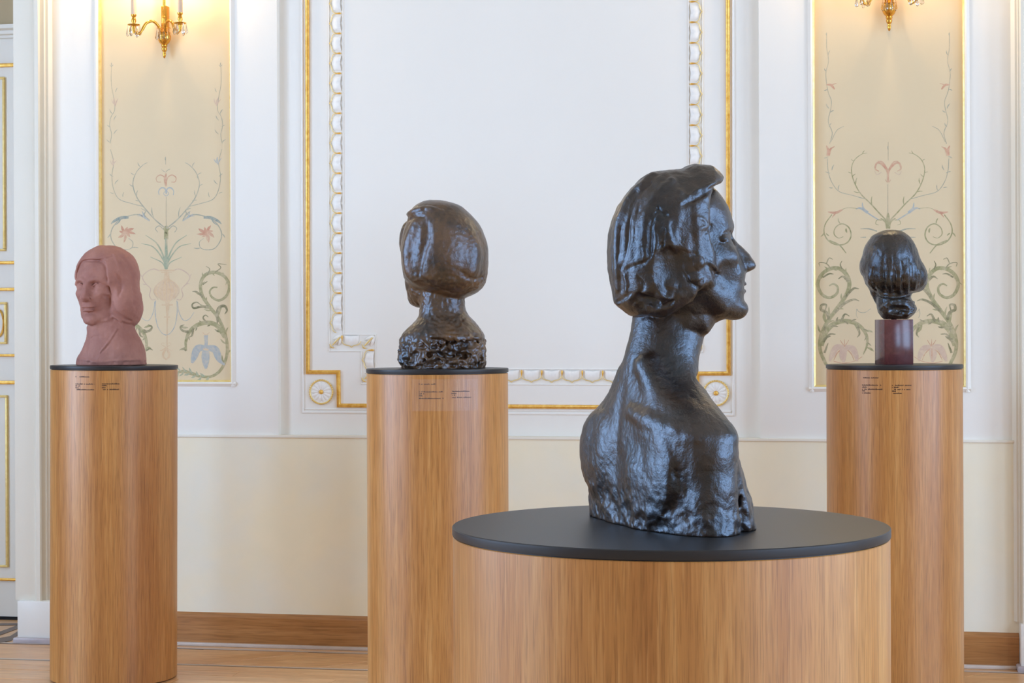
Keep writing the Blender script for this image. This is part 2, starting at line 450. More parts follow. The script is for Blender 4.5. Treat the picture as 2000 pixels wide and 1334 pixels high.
# ================================================================== mouldings of the middle wall field
def path_tube(name, mat, pts_px, Y, w, d, parent, closed=False):
    """a half-round moulding w wide, d deep, mitred along photograph points on the plane y = Y"""
    P = [(on_wall(a, b, Y).x, on_wall(a, b, Y).z) for a, b in pts_px]
    sec = [(-w / 2, 0.0), (-w * 0.46, d * 0.45), (-w * 0.3, d * 0.85), (0, d), (w * 0.3, d * 0.85), (w * 0.46, d * 0.45), (w / 2, 0.0)]
    rows = []
    for i, p in enumerate(P):
        a = Vector(p) - Vector(P[i - 1]) if i > 0 else None
        b = Vector(P[i + 1]) - Vector(p) if i < len(P) - 1 else None
        ta = (a or b).normalized(); tb = (b or a).normalized()
        na, nb = Vector((-ta.y, ta.x)), Vector((-tb.y, tb.x)); n = (na + nb); n = n / max(n.dot(na), 1e-6)
        rows.append([(p[0] + n.x * s_, Y - h_, p[1] + n.y * s_) for s_, h_ in sec])
    q = MB(); q.grid(rows); return q.build(name, mat, parent, smooth=60)
yf = Y_FIELD
TRIM = tag(path_tube('trim_3', 'gold', [(600, -330), (601.5, 727), (661, 727), (662, 792), (1362, 796), (1362, 729.5), (1423, 729.5), (1421, -330)], yf, 0.0155, 0.012, None),
           'gilt half-round frame moulding with notched lower corners around the middle wall field', kind='structure')
# white outer fillet under and around it
tr = tag(path_tube('trim_4', 'plaster', [(589, -330), (592, 805), (1433, 810.5), (1431, -330)], yf, 0.009, 0.006, None), 'fine white outer fillet around the gilt frame', kind='structure')
path_tube('inner_fillet', 'plaster', [(596, 799), (1428, 804)], yf, 0.006, 0.005, tr)

# leaf-and-tongue band: each leaf is a piece, with its gilt ogee edge and gilt drop
BAND = empty('trim_5', (0, 0, 0)); tag(BAND, 'white leaf moulding with gilt ogee edges inside the gilt frame', kind='structure')
PER, BW = 0.0735, 0.046
def leaf_mesh():
    q = MB(); n = 10; rows = []
    for j in range(7):                                   # v: 0 inner edge .. 1 tip
        v = j / 6; row = []
        for i in range(n + 1):
            u = i / n * 2 - 1
            half = 0.40 * PER * (1 - 0.12 * v - 0.55 * max(0, v - 0.72) ** 1.2)
            tip = BW * 0.80 * v * (1 - 0.10 * abs(u) ** 1.5) + (0.004 * (1 - abs(u)) if j == 0 else 0)
            bulge = 0.008 * math.sqrt(max(0, 1 - abs(u) ** 2.2)) * math.sin(math.pi * min(1, 0.18 + v * 0.8)) - 0.005 * math.exp(-(u * 7) ** 2) * (1 - v)
            row.append((u * half, -max(bulge, 0) - 0.001, -tip))
        rows.append(row)
    q.grid(rows); return q
def ogee_mesh():
    q = MB()
    for sg in (-1, 1):
        pts = spline([(sg * 0.5 * PER, -0.46 * BW), (sg * 0.44 * PER, -0.66 * BW), (sg * 0.30 * PER, -0.78 * BW), (sg * 0.12 * PER, -0.84 * BW), (0, -0.98 * BW)], 4)
        q.tube([(p[0], -0.005, p[1]) for p in pts], 0.0016, 6)
    return q
def drop_mesh():
    q = MB()
    prof = [(0.0010, -0.50 * BW), (0.0018, -0.40 * BW), (0.0032, -0.24 * BW), (0.0038, -0.12 * BW), (0.0026, -0.03 * BW), (0.0008, 0.0)]
    q.lathe(prof, 10); q.v = [(x, y - 0.004, z) for x, y, z in q.v]; return q
leaf_me = leaf_mesh().build('leaf', 'plaster', BAND, smooth=70); ogee_me = ogee_mesh().build('gilt_ogee', 'gold_pale', BAND, smooth=70); drop_me = drop_mesh().build('gilt_drop', 'gold', BAND, smooth=70)
first = [True]
def unit(x, z, rot, ogee=True, leaf=True, drop=True):
    """rot: turns 'outward' (down in the mesh) to the outer side of the band"""
    R_ = (0, rot, 0)
    c, s_ = math.cos(rot), math.sin(rot)
    if first[0]:
        first[0] = False
        for o in (leaf_me, ogee_me): o.location = (x, yf, z); o.rotation_euler = R_
        dx, dz = -0.5 * PER * c, 0.5 * PER * s_
        drop_me.location = (x + dx, yf, z + dz); drop_me.rotation_euler = R_
        return
    if leaf: put(None, leaf_me.data, 'leaf', BAND, (x, yf, z), R_)
    if ogee: put(None, ogee_me.data, 'gilt_ogee', BAND, (x, yf, z), R_)
    if drop:
        dx, dz = -0.5 * PER * c, 0.5 * PER * s_
        put(None, drop_me.data, 'gilt_drop', BAND, (x + dx, yf, z + dz), R_)
def run(pa, pb, rot, n):
    A, B = on_wall(*pa, yf), on_wall(*pb, yf)
    for k in range(n):
        t_ = (k + 0.5) / n; unit(A.x + (B.x - A.x) * t_, A.z + (B.z - A.z) * t_, rot)
run((668, 650), (666, -286), math.pi / 2, 24)            # left upright, outward = left
run((668, 655), (706, 655), 0.0, 1)
run((731, 684), (731, 722), math.pi / 2, 1)
run((748, 721.5), (1257, 723.8), 0.0, 13)
run((1309, 658), (1347, 658), 0.0, 1)
run((1284, 685), (1284, 723), -math.pi / 2, 1)
run((1347.5, 647 - 40.2 * 23), (1347, 647), -math.pi / 2, 23)
# mitre leaves at the corners
def corner(px, py, sx):
    p = on_wall(px, py, yf)
    q = MB()
    for k, (a, L_) in enumerate(((0.35, 0.040), (0.785, 0.050), (1.22, 0.040))):
        d = Vector((-math.cos(a) * sx, -math.sin(a))); nrm = Vector((-d.y, d.x)); rows = []
        for j in range(6):
            v = j / 5; w_ = 0.0085 * math.sin(math.pi * (0.15 + 0.8 * v)); b_ = 0.009 * math.sin(math.pi * v)
            rows.append([(d.x * L_ * v + nrm.x * w_ * u, -b_ * (1 - u * u) - 0.001, d.y * L_ * v + nrm.y * w_ * u) for u in (-1, -0.5, 0, 0.5, 1)])
        q.grid(rows)
    q.build('corner_leaf', 'plaster', BAND, smooth=70).location = (p.x, yf, p.z)
    q = MB(); q.tube([(-0.004 * sx, -0.008, -0.004), (-0.02 * sx, -0.012, -0.02), (-0.036 * sx, -0.009, -0.036)], [0.002, 0.0035, 0.002], 6)
    q.tube([(-0.03 * sx, -0.006, -0.046), (-0.04 * sx, -0.008, -0.042), (-0.046 * sx, -0.006, -0.03)], [0.0015, 0.0035, 0.0015], 6)
    q.build('corner_bar', 'gold_pale', BAND, smooth=60).location = (p.x, yf, p.z)
corner(668, 656, 1); corner(731, 657, 1); corner(731, 722, 1); corner(1347, 658, -1); corner(1284, 659, -1); corner(1284, 724, -1)
# thin fillets bounding the band
path_tube('band_fillet', 'plaster', [(642, -330), (643.5, 686), (706, 686)], yf, 0.004, 0.004, BAND)
path_tube('band_fillet', 'plaster', [(669.5, -330), (671, 653.5), (734, 653.5), (734, 720), (1281, 722), (1281, 656), (1344.5, 656), (1345, -330)], yf, 0.004, 0.004, BAND)
path_tube('band_fillet', 'plaster', [(706, 686), (706, 750), (1310, 752), (1310, 688), (1372, 688)], yf, 0.004, 0.004, BAND)
path_tube('band_fillet', 'plaster', [(1372.5, -330), (1372, 688)], yf, 0.004, 0.004, BAND)

# round rosettes in the lower corners
def rosette(px, py, label):
    p = on_wall(px, py, yf); R = 0.0455
    root = empty('rosette', (p.x, yf, p.z)); tag(root, label, 'rosette', 'carved rosettes in the corners of the gilt frame')
    q = MB(); q.lathe([(R * 0.93, 0.0), (R * 0.9, 0.004), (R * 0.5, 0.003), (R * 0.1, 0.004)], 40); q.v = [(x, -z, y) for x, y, z in q.v]; q.build('dish', 'plaster', root, smooth=60)
    q = MB(); n = 40
    q.tube([(R * 0.97 * math.cos(2 * math.pi * k / n), -0.004, R * 0.97 * math.sin(2 * math.pi * k / n)) for k in range(n + 1)], 0.0036, 8, cap=False)
    rim = q.build('gilt_rim', 'gold_pale', root, smooth=60)
    q = MB()
    for k in range(34):
        a = 2 * math.pi * k / 34; b = bmesh.new(); bmesh.ops.create_icosphere(b, subdivisions=1, radius=0.0023)
        bmesh.ops.translate(b, vec=(R * math.cos(a), -0.0068, R * math.sin(a)), verts=b.verts); q.from_bm(b)
    o = q.build('beading', 'gold', rim, smooth=60); o['kind'] = 'stuff'
    me = None
    for k in range(14):
        if me is None:
            q = MB(); rows = []
            for j in range(6):
                v = j / 5; w_ = R * 0.17 * math.sin(math.pi * (0.1 + 0.75 * v)) ** 0.8; r_ = R * (0.16 + 0.70 * v)
                rows.append([(r_, -0.003 - 0.006 * math.sin(math.pi * (0.1 + 0.85 * v)) * (1 - 0.8 * u * u), w_ * u) for u in (-1, -0.5, 0, 0.5, 1)])
            q.grid(rows); o = q.build('petal', 'plaster', root, smooth=70); me = o.data
        else: put(None, me, 'petal', root, (0, 0, 0), (0, 2 * math.pi * k / 14, 0))
    q = MB(); q.lathe([(R * 0.19, 0.002), (R * 0.19, 0.007), (R * 0.13, 0.011), (R * 0.04, 0.013)], 12); q.v = [(x, -z, y) for x, y, z in q.v]; q.build('gilt_boss', 'gold', root, smooth=60)
rosette(628, 765.5, 'round white rosette with gilt rim beside the middle pedestal')
rosette(1398.5, 768, 'round white rosette with gilt rim half hidden by the large bust')

# ================================================================== painted panels let into the pilasters
def ribbon(q, pts, w0, w1, Y, n=5, wm=None, jit=0.0):
    """painted brush stroke: photograph points -> flat tapered ribbon on the panel"""
    S = spline(pts, n); W = [on_wall(p[0], p[1], Y) for p in S]; rows = []; N = len(W)
    for i, p in enumerate(W):
        t_ = (W[min(i + 1, N - 1)] - W[max(i - 1, 0)]); t_ = Vector((t_.x, t_.z)); t_ = t_.normalized() if t_.length > 1e-9 else Vector((1, 0))
        u = i / (N - 1); w_ = (w0 + (w1 - w0) * u) if wm is None else (w0 * (1 - u) ** 2 + 2 * wm * u * (1 - u) + w1 * u * u)
        w_ *= 0.00095
        Yi = Y - i * 1.5e-6
        rows.append([(p.x - t_.y * w_, Yi, p.z + t_.x * w_), (p.x + t_.y * w_, Yi, p.z - t_.x * w_)])
    q.grid(rows)
def leaf2(q, x, y, ang, L_, w_, Y):
    """painted leaf: starts at (x, y), points along ang (degrees, screen up = 90)"""
    a = math.radians(ang); dx, dy = math.cos(a), -math.sin(a)
    ribbon(q, [(x, y), (x + dx * L_ * 0.5 + dy * L_ * 0.08, y + dy * L_ * 0.5 - dx * L_ * 0.08), (x + dx * L_, y + dy * L_)], 0.5, 0.3, Y, 4, wm=w_ * 2)

def mirror(pts, ax): return [(2 * ax - p[0], p[1]) for p in pts]

def panel(P_, label, name='painted_panel'):
    Yp = Y_PIL + 0.014
    cx = (P_['x0'] + P_['x1']) / 2
    root = empty(name, (cx, Yp, P_['z0'])); tag(root, label, 'wall panel', 'painted panels let into the pilasters')
    def ch(q, nm, mat, smooth=0):
        o = q.build(nm, mat, root, smooth); o.matrix_parent_inverse = Matrix.Translation((-cx, -Yp, -P_['z0'])); return o
    q = MB(); q.box(P_['x0'] + 0.0004, P_['x1'] - 0.0004, Yp, Yp + 0.012, P_['z0'] + 0.0004, PAN_TOP - 0.0004); ch(q, 'panel_ground', 'ivory')
    # gilt inner slip and white outer fillet
    q = MB(); w = 0.0062
    x0, x1, z0, z1 = P_['x0'], P_['x1'], P_['z0'], PAN_TOP
    pr = [(0.0004, Y_PIL + 0.001), (w, Y_PIL + 0.004), (w + 0.001, Yp), (0.0004, Yp)]; z1 -= 0.0005
    def slip(fn): q.prism([fn(a, b) for a, b in pr], 'z', z0, z1)
    q.prism([(x0 + a, b) for a, b in pr], 'z', z0 + 0.0004, z1); q.prism([(x1 - a, b) for a, b in pr], 'z', z0 + 0.0004, z1)
    q.prism([(b, z0 + a) for a, b in pr], 'x', x0 + 0.0004, x1 - 0.0004)
    ch(q, 'gilt_slip', 'gold_pale', 15)
    q = MB(); w = 0.017
    yb_ = Y_PIL - 0.0003; pr = [(0.0, yb_), (0.0, Y_PIL - 0.006), (-0.006, Y_PIL - 0.010), (-w + 0.004, Y_PIL - 0.004), (-w, yb_)]
    q.prism([(x0 + a, b) for a, b in pr], 'z', z0 - w, z1); q.prism([(x1 - a, b) for a, b in pr], 'z', z0 - w, z1); q.prism([(b, z0 + a) for a, b in pr], 'x', x0 - w, x1 + w)
    ch(q, 'outer_fillet', 'white', 15)
    return root, ch, Yp - 0.00015
def pigment(name, rgb, mixw=0.55):
    t = NT(name); v = t.coords(); base = lin((230, 208, 172)); c = tuple(a * 0.93 + b * 0.07 for a, b in zip(lin(rgb), base))
    n = t.noise(v, 46, 6, 0.7, 0.6)
    return t.set(t.ramp(n, [(0.36, c), (0.66, tuple(a * (1 - mixw) + b * mixw for a, b in zip(c, base)))]), 0.7, 0, 0.2)
MAT['p_olive'] = pigment('olive_paint', (150, 146, 100)); MAT['p_dark'] = pigment('dark_olive_paint', (118, 116, 80)); MAT['p_sage'] = pigment('sage_green_paint', (150, 165, 138))
MAT['p_grey'] = pigment('grey_green_paint', (160, 160, 142)); MAT['p_salmon'] = pigment('salmon_paint', (204, 146, 118)); MAT['p_rose'] = pigment('pale_rose_paint', (208, 176, 154))
MAT['p_blue'] = pigment('grey_blue_paint', (164, 174, 176)); MAT['p_teal'] = pigment('blue_green_paint', (128, 146, 142)); MAT['p_ochre'] = pigment('peach_ochre_paint', (220, 186, 146)); MAT['p_ivory'] = pigment('pale_cream_paint', (226, 214, 190), 0.2)

class Painter:
    """collects strokes per painted motif, in photograph pixels, on one panel; side = both mirrors about the panel's axis"""
    def __init__(s, ch, Y, ax): s.ch, s.Y, s.ax = ch, Y, ax; s.k = 0
    def go(s, name, mat, strokes=(), leaves=(), both=True, lift=0):
        sides = (False, True) if both else (False,)
        leaf_name = 'painted_petal' if ('lily' in name or 'bud' in name) else 'painted_leaf'
        for m in sides:
            for st in strokes:                           # every brush stroke is a piece of its own, laid over the last
                q = MB(); s.k += 1; Y = s.Y - 0.000005 * (s.k % 70)
                pts, w0, w1 = st[0], st[1], st[2]; wm = st[3] if len(st) > 3 else None
                ribbon(q, mirror(pts, s.ax) if m else pts, w0, w1, Y, 5, wm); s.ch(q, name, mat)
            for (x, y, a, L_, w_) in leaves:
                q = MB(); s.k += 1; Y = s.Y - 0.000005 * (s.k % 70)
                leaf2(q, 2 * s.ax - x if m else x, y, 180 - a if m else a, L_, w_, Y); s.ch(q, leaf_name, mat)

    def foliage(s, pts, mat, step=17.0, L0=21.0, L1=9.0, w=3.0, both=True):
        """small curled leaves set alternately along a scroll"""
        S = spline(pts, 10); acc = 0.0; side = 1; tot = sum(math.dist(S[i], S[i + 1]) for i in range(len(S) - 1)); run_ = 0.0; lv = []
        for i in range(len(S) - 1):
            d = math.dist(S[i], S[i + 1]); acc += d; run_ += d
            if acc >= step:
                acc = 0.0; side = -side; u = run_ / tot
                a = math.degrees(math.atan2(-(S[i + 1][1] - S[i][1]), S[i + 1][0] - S[i][0]))
                lv.append((S[i][0], S[i][1], a + side * random.uniform(32, 55), (L0 + (L1 - L0) * u) * random.uniform(0.75, 1.2), w * (1.2 - 0.6 * u)))
        s.go('painted_scroll', mat, [], lv, both)

def L2(pts): return [(180 + 0.375 * a, 280 + 0.3748 * b) for a, b in pts]       # from the enlarged left panel
rootL, chL, YL = panel(PAN_L, 'ivory panel painted with scrolls, flowers and urn behind the terracotta bust')
pl = Painter(chL, YL, 324.5)
pl.go('painted_vine', 'p_grey', [(L2([(385, 445), (330, 400), (280, 345), (235, 285), (212, 215), (228, 155), (262, 115), (288, 100)]), 2.6, 1.0, 2.2)],
      [(*L2([(320, 385)])[0], 100, 20, 2), (*L2([(250, 300)])[0], 170, 10, 1.5), (*L2([(232, 275)])[0], 80, 12, 1.5), (*L2([(215, 225)])[0], 150, 9, 1.4), (*L2([(213, 190)])[0], 60, 9, 1.4), (*L2([(222, 165)])[0], 150, 9, 1.4), (*L2([(250, 122)])[0], 120, 10, 1.4), (*L2([(285, 350)])[0], 160, 12, 1.6)])
pl.go('painted_tendril', 'p_grey', [(L2([(270, 330), (200, 312), (140, 290), (112, 240), (102, 170), (112, 100), (95, 30)]), 1.4, 1.2), ([(215, 280), (218, 262), (214, 245), (217, 228), (224, 214), (222, 190), (218, 170), (217, 150), (218, 128)], 1.2, 0.8)],
      [(218, 128, 90, 6, 1.6), (218, 130, 45, 5, 1), (218, 130, 135, 5, 1), (219, 222, 120, 10, 1.4), (222, 235, 60, 11, 1.4), (216, 248, 150, 8, 1.2), (222, 262, 50, 12, 1.5), (215, 278, 140, 9, 1.4), (221, 345, 140, 9, 1.4), (224, 360, 50, 12, 1.5), (240, 385, 80, 10, 1.4), (222, 378, 160, 8, 1.2), (226, 180, 70, 9, 1.2)])
pl.go('painted_bud', 'p_rose', [], [(226, 208, 100, 18, 3.4), (226, 206, 70, 15, 2), (226, 206, 125, 15, 2)])
pl.go('painted_bud', 'p_blue', [], [(426, 322, 95, 16, 3.2), (426, 320, 60, 13, 2), (426, 320, 130, 13, 2)], both=False)
pl.go('painted_bud', 'p_rose', [], [(221, 325, 85, 16, 3.2), (221, 323, 55, 12, 2), (221, 323, 120, 12, 2)], both=False)
pl.go('painted_stem', 'p_grey', [(L2([(385, 440), (385, 280)]), 1.0, 0.8), (L2([(383, 110), (383, 70)]), 0.8, 0.8)], [(*L2([(383, 90)])[0], 90, 8, 2.4), (*L2([(383, 150)])[0], 35, 11, 1), (*L2([(383, 150)])[0], 145, 11, 1)], both=False)
pl.go('painted_fleuron', 'p_salmon', [(L2([(383, 220), (392, 180), (415, 165), (436, 178), (432, 200), (412, 202)]), 2.0, 1.0, 2.4)], [(*L2([(383, 225)])[0], 90, 26, 3)])
pl.go('painted_fleuron', 'p_blue', [(L2([(383, 262), (392, 236), (410, 232), (424, 248), (422, 270)]), 2.4, 1.2, 3.2), (L2([(384, 275), (372, 262), (384, 245)]), 1.4, 1.0)])
pl.go('painted_calyx', 'p_grey', [(L2([(372, 450), (350, 430), (330, 444), (342, 464)]), 1.6, 1.0, 2)], [])
pl.go('painted_calyx', 'p_olive', [(L2([(389, 500), (386, 470), (370, 440)]), 5, 1.5, 7), (L2([(389, 500), (389, 430)]), 6, 3, 7)])
pl.go('painted_scroll', 'p_grey', [(L2([(300, 402), (250, 372), (185, 380), (130, 410), (100, 455), (100, 500), (130, 545), (170, 555), (205, 545), (212, 515), (190, 495)]), 2.2, 1.0, 2.2)],
      [(*L2([(205, 545)])[0], 0, 14, 1.8), (*L2([(95, 470)])[0], 235, 10, 2), (*L2([(300, 402)])[0], 130, 24, 3), (*L2([(270, 375)])[0], 60, 12, 2)])
pl.go('painted_acanthus', 'p_teal', [(L2([(190, 385), (150, 388), (115, 405), (98, 420)]), 5, 1.5, 8), (L2([(150, 388), (138, 412), (115, 428)]), 3, 1)], [])
pl.go('painted_bellflower', 'p_blue', [(L2([(300, 405), (270, 385), (245, 368)]), 1.2, 1.0, 5), (L2([(270, 385), (262, 355)]), 3, 0.8), (L2([(262, 378), (235, 378)]), 3, 0.8)])
fl = []
for k, (a, L_, w_) in enumerate(((25, 19, 6), (65, 12, 5), (118, 16, 5), (165, 12, 5), (215, 17, 5.5), (262, 20, 5), (318, 13, 5), (352, 21, 4.5))): fl.append((*L2([(172, 465)])[0], a, L_, w_))
pl.go('painted_lily', 'p_salmon', [(L2([(168, 470), (176, 490), (170, 508)]), 2, 1)], fl)
pl.go('painted_spray', 'p_sage', [(L2([(388, 655), (372, 590), (335, 520), (278, 478)]), 4.0, 0.8, 3.6), (L2([(386, 650), (366, 600), (318, 540), (256, 522)]), 3.4, 0.8, 3.0), (L2([(384, 655), (362, 620), (303, 592)]), 3.0, 0.8, 2.8), (L2([(389, 655), (389, 560), (389, 495)]), 4, 2)])
urn = [(L2([(390, 660), (390, 700), (390, 740), (390, 780), (390, 822)]), 14, 24, 0)]
pl.go('painted_urn', 'p_ochre', [(L2([(388, 668), (388, 700), (388, 716)]), 9, 14), (L2([(388, 706), (388, 735), (388, 765), (388, 795), (388, 824)]), 10, 12, 98), (L2([(350, 662), (430, 662)]), 3.2, 3.2), (L2([(360, 672), (416, 672)]), 1.6, 1.6), (L2([(390, 822), (392, 860), (390, 890), (391, 905), (390, 940), (390, 1000), (390, 1065)]), 9, 2.0, 1.0), (L2([(374, 905), (406, 905)]), 3, 3), (L2([(362, 842), (420, 842)]), 3, 3)], both=False)
pl.go('painted_urn_flute', 'p_rose', [(L2([(388 + d, 722), (388 + d * 1.9, 770), (388 + d * 1.2, 815)]), 1, 0.8) for d in (10, 22, 33)] + [(L2([(388, 720), (388, 820)]), 1, 0.8)])
pl.go('painted_urn_handle', 'p_rose', [(L2([(350, 664), (318, 655), (282, 672), (262, 698), (278, 730), (304, 758), (298, 792), (312, 815), (330, 812)]), 2.2, 1.4, 2.2)], [(*L2([(262, 698)])[0], 120, 8, 1.4), (*L2([(282, 735)])[0], 170, 8, 1.4)])
pl.go('painted_swag', 'p_blue', [(L2([(330, 820), (328, 880), (340, 950), (365, 990), (390, 1000)]), 1.6, 1.4), (L2([(326, 825), (318, 880), (295, 922), (265, 915), (240, 880)]), 1.4, 1.0)])
pl.go('painted_pendant', 'p_ochre', [(L2([(390, 1065), (372, 1090), (370, 1112), (390, 1128)]), 4, 2, 6), (L2([(390, 1060), (360, 1080), (352, 1075)]), 2, 0.8), (L2([(380, 1060), (362, 1050), (364, 1040), (378, 1042)]), 1.2, 0.8)])
def acanth(paint):
    g = lambda p: mirror(L2(p), 324.5)                                       # traced on the right half, mirrored to both
    paint.go('painted_acanthus_scroll', 'p_olive', [
        (g([(560, 1215), (620, 1215), (670, 1180), (700, 1110), (702, 1040), (682, 965), (650, 900), (610, 850), (572, 790), (565, 730), (590, 685), (640, 672), (690, 695), (714, 740), (702, 790), (665, 818), (628, 805), (612, 775), (628, 752), (652, 750)]), 5, 2.4, 10),
        (g([(692, 1010), (650, 950), (600, 935), (545, 948), (505, 985), (488, 1035), (490, 1080)]), 9, 4, 10),
        (g([(560, 1215), (520, 1200), (470, 1188), (430, 1200)]), 5, 2, 10)],
        [(*mirror(L2([(500, 960)]), 324.5)[0], 10, 16, 4), (*mirror(L2([(488, 1060)]), 324.5)[0], 330, 12, 4), (*mirror(L2([(620, 860)]), 324.5)[0], 20, 24, 5), (*mirror(L2([(655, 905)]), 324.5)[0], 110, 24, 6)])
    paint.go('painted_acanthus_leaf', 'p_dark', [
        (g([(655, 930), (650, 890), (662, 855), (690, 848), (702, 870), (690, 890)]), 5, 1.5, 8), (g([(610, 850), (565, 852), (528, 858), (522, 838), (545, 828), (566, 842)]), 5, 1.2, 4),
        (g([(578, 800), (545, 775), (522, 772)]), 5, 1, 4), (g([(600, 685), (612, 655), (592, 640)]), 3, 0.8), (g([(640, 672), (670, 648), (655, 628), (700, 632)]), 2.4, 0.8), (g([(575, 735), (600, 720)]), 3.4, 1),
        (g([(505, 985), (470, 975), (460, 955), (480, 945)]), 5, 1.2, 5), (g([(525, 965), (520, 1000), (505, 1010)]), 5, 1.2, 4), (g([(600, 938), (578, 910), (590, 895), (605, 905)]), 4, 1.2), (g([(490, 1080), (470, 1070), (455, 1078)]), 4, 1)], [])
acanth(pl)
pl.foliage(mirror(L2([(670, 1180), (700, 1110), (702, 1040), (682, 965), (650, 900), (610, 850), (572, 790), (565, 730), (590, 685), (640, 672), (690, 695), (714, 740)]), 324.5), 'p_olive')
pl.foliage(mirror(L2([(692, 1010), (650, 950), (600, 935), (545, 948), (505, 985), (488, 1035)]), 324.5), 'p_dark', 13, 16, 10, 3.2)
pl.foliage(mirror(L2([(620, 1215), (560, 1215), (520, 1200), (470, 1188), (430, 1200)]), 324.5), 'p_sage', 5, 12, 14, 4)
pl.go('painted_hanging_flower', 'p_blue', [(mirror(L2([(592, 1000), (594, 1040), (590, 1065)]), 324.5), 9, 8, 5), (mirror(L2([(590, 1065), (550, 1070), (532, 1110), (520, 1145)]), 324.5), 9, 4, 24), (mirror(L2([(592, 1070), (590, 1120), (592, 1175)]), 324.5), 10, 4, 26), (mirror(L2([(596, 1065), (640, 1075), (660, 1120), (690, 1155)]), 324.5), 9, 3, 24)])
pl.go('painted_flower_crown', 'p_ochre', [(mirror(L2([(578, 1072), (606, 1076)]), 324.5), 3, 3), (mirror(L2([(575, 985), (592, 998), (612, 985)]), 324.5), 1.4, 1.4, 3)])

def R3(pts): return [(1560 + 0.3598 * a, 0.3598 * b) for a, b in pts]            # from the enlarged upper right panel
def R4(pts): return [(1560 + 0.3598 * a, 380 + 0.3598 * b) for a, b in pts]      # and the lower one
rootR, chR, YR = panel(PAN_R, 'ivory panel painted with olive scrolls behind the small bronze head')
pr_ = Painter(chR, YR, 1734.5)
pr_.go('painted_vine', 'p_olive', [(R3([(480, 1200), (440, 1160), (390, 1105), (335, 1050), (300, 985), (286, 920), (302, 870), (340, 838), (372, 830)]), 2.4, 0.8, 2.2)],
       [(*R3([(398, 1115)])[0], 90, 18, 2), (*R3([(310, 1000)])[0], 80, 13, 1.6), (*R3([(335, 1045)])[0], 170, 14, 1.6), (*R3([(290, 960)])[0], 40, 9, 1.4), (*R3([(303, 875)])[0], 150, 8, 1.2), (*R3([(345, 838)])[0], 60, 9, 1.2), (*R3([(288, 940)])[0], 160, 8, 1.2)])
pr_.go('painted_tendril', 'p_grey', [(R3([(360, 1080), (290, 1060), (220, 1040), (180, 990), (160, 930), (155, 860)]), 1.2, 1.2), (R3([(168, 780), (182, 720), (160, 660), (172, 600), (178, 550), (160, 500), (150, 440), (148, 390), (162, 330), (152, 260), (152, 190)]), 1.2, 0.9), (R3([(175, 770), (205, 710), (235, 690), (245, 685)]), 0.9, 0.7)],
       [(*R3([(152, 195)])[0], 90, 7, 1.8), (*R3([(160, 300)])[0], 70, 10, 1.6), (*R3([(150, 390)])[0], 120, 8, 1.6), (*R3([(165, 590)])[0], 120, 12, 1.8), (*R3([(172, 610)])[0], 30, 8, 1.6), (*R3([(165, 690)])[0], 60, 10, 1.5), (*R3([(160, 850)])[0], 200, 9, 1.5), (*R3([(180, 925)])[0], 70, 12, 1.8), (*R3([(170, 940)])[0], 160, 10, 1.6), (*R3([(215, 1035)])[0], 80, 12, 1.6), (*R3([(185, 1020)])[0], 170, 8, 1.4), (*R3([(155, 485)])[0], 200, 7, 1.4)])
pr_.go('painted_bellflower', 'p_salmon', [(R3([(150, 460), (175, 462), (195, 485)]), 1.5, 2, 7), (R3([(160, 845), (160, 815), (150, 790)]), 6, 1, 6), (R3([(160, 845), (172, 810), (195, 795)]), 6, 1, 4), (R3([(180, 460), (205, 452)]), 2, 0.8)])
pr_.go('painted_stem', 'p_grey', [(R3([(484, 1160), (484, 1000)]), 1.0, 0.8), (R3([(486, 870), (486, 770)]), 0.7, 0.6)], [(*R3([(486, 815)])[0], 90, 10, 1.6)], both=False)
pr_.go('painted_fleuron', 'p_salmon', [(R3([(484, 990), (482, 930), (450, 890), (425, 885), (415, 915), (435, 930)]), 3, 1.4, 5), (R3([(480, 920), (455, 880), (430, 875)]), 3, 1), (R3([(470, 975), (480, 990)]), 1, 1)])
pr_.go('painted_fleuron', 'p_rose', [(R3([(450, 935), (425, 948), (412, 930)]), 1.2, 1), ], [])
pr_.go('painted_calyx', 'p_olive', [(R3([(484, 1240), (475, 1205), (445, 1185)]), 6, 1.2, 7), (R3([(484, 1240), (484, 1195), (484, 1155)]), 7, 1.5, 9), (R3([(450, 1195), (425, 1195), (418, 1215), (435, 1222)]), 1.2, 0.8)])
pr_.go('painted_bellflower', 'p_blue', [(R3([(435, 1195), (380, 1160), (345, 1135)]), 1.6, 2, 3), (R3([(375, 1155), (350, 1130), (345, 1100)]), 5, 1, 4), (R3([(375, 1155), (335, 1130), (310, 1135)]), 5, 1, 4)])
pr_.go('painted_scroll', 'p_olive', [(R3([(320, 1132), (265, 1128), (225, 1142)]), 0.9, 0.9), (R3([(180, 1165), (145, 1215), (138, 1265), (165, 1310), (215, 1330), (262, 1318), (284, 1280), (272, 1235), (235, 1215), (200, 1235), (192, 1270), (215, 1292), (242, 1285)]), 1.8, 1.0, 3.4), (R3([(165, 1305), (220, 1330), (258, 1375)]), 2.4, 1.4, 3)],
       [(*R3([(140, 1260)])[0], 230, 12, 2.4), (*R3([(225, 1215)])[0], 110, 12, 2), (*R3([(165, 1280)])[0], 140, 8, 2), (*R3([(262, 1265)])[0], 100, 10, 3)])
pr_.go('painted_bud', 'p_salmon', [(R3([(238, 1138), (200, 1155), (158, 1150)]), 2, 1, 8), (R3([(205, 1150), (182, 1180)]), 4, 1)])
pr_.go('painted_spray', 'p_grey', [(R3([(335, 1242), (380, 1242), (425, 1255)]), 1, 2, 3), (R3([(335, 1288), (365, 1288)]), 1, 2)])
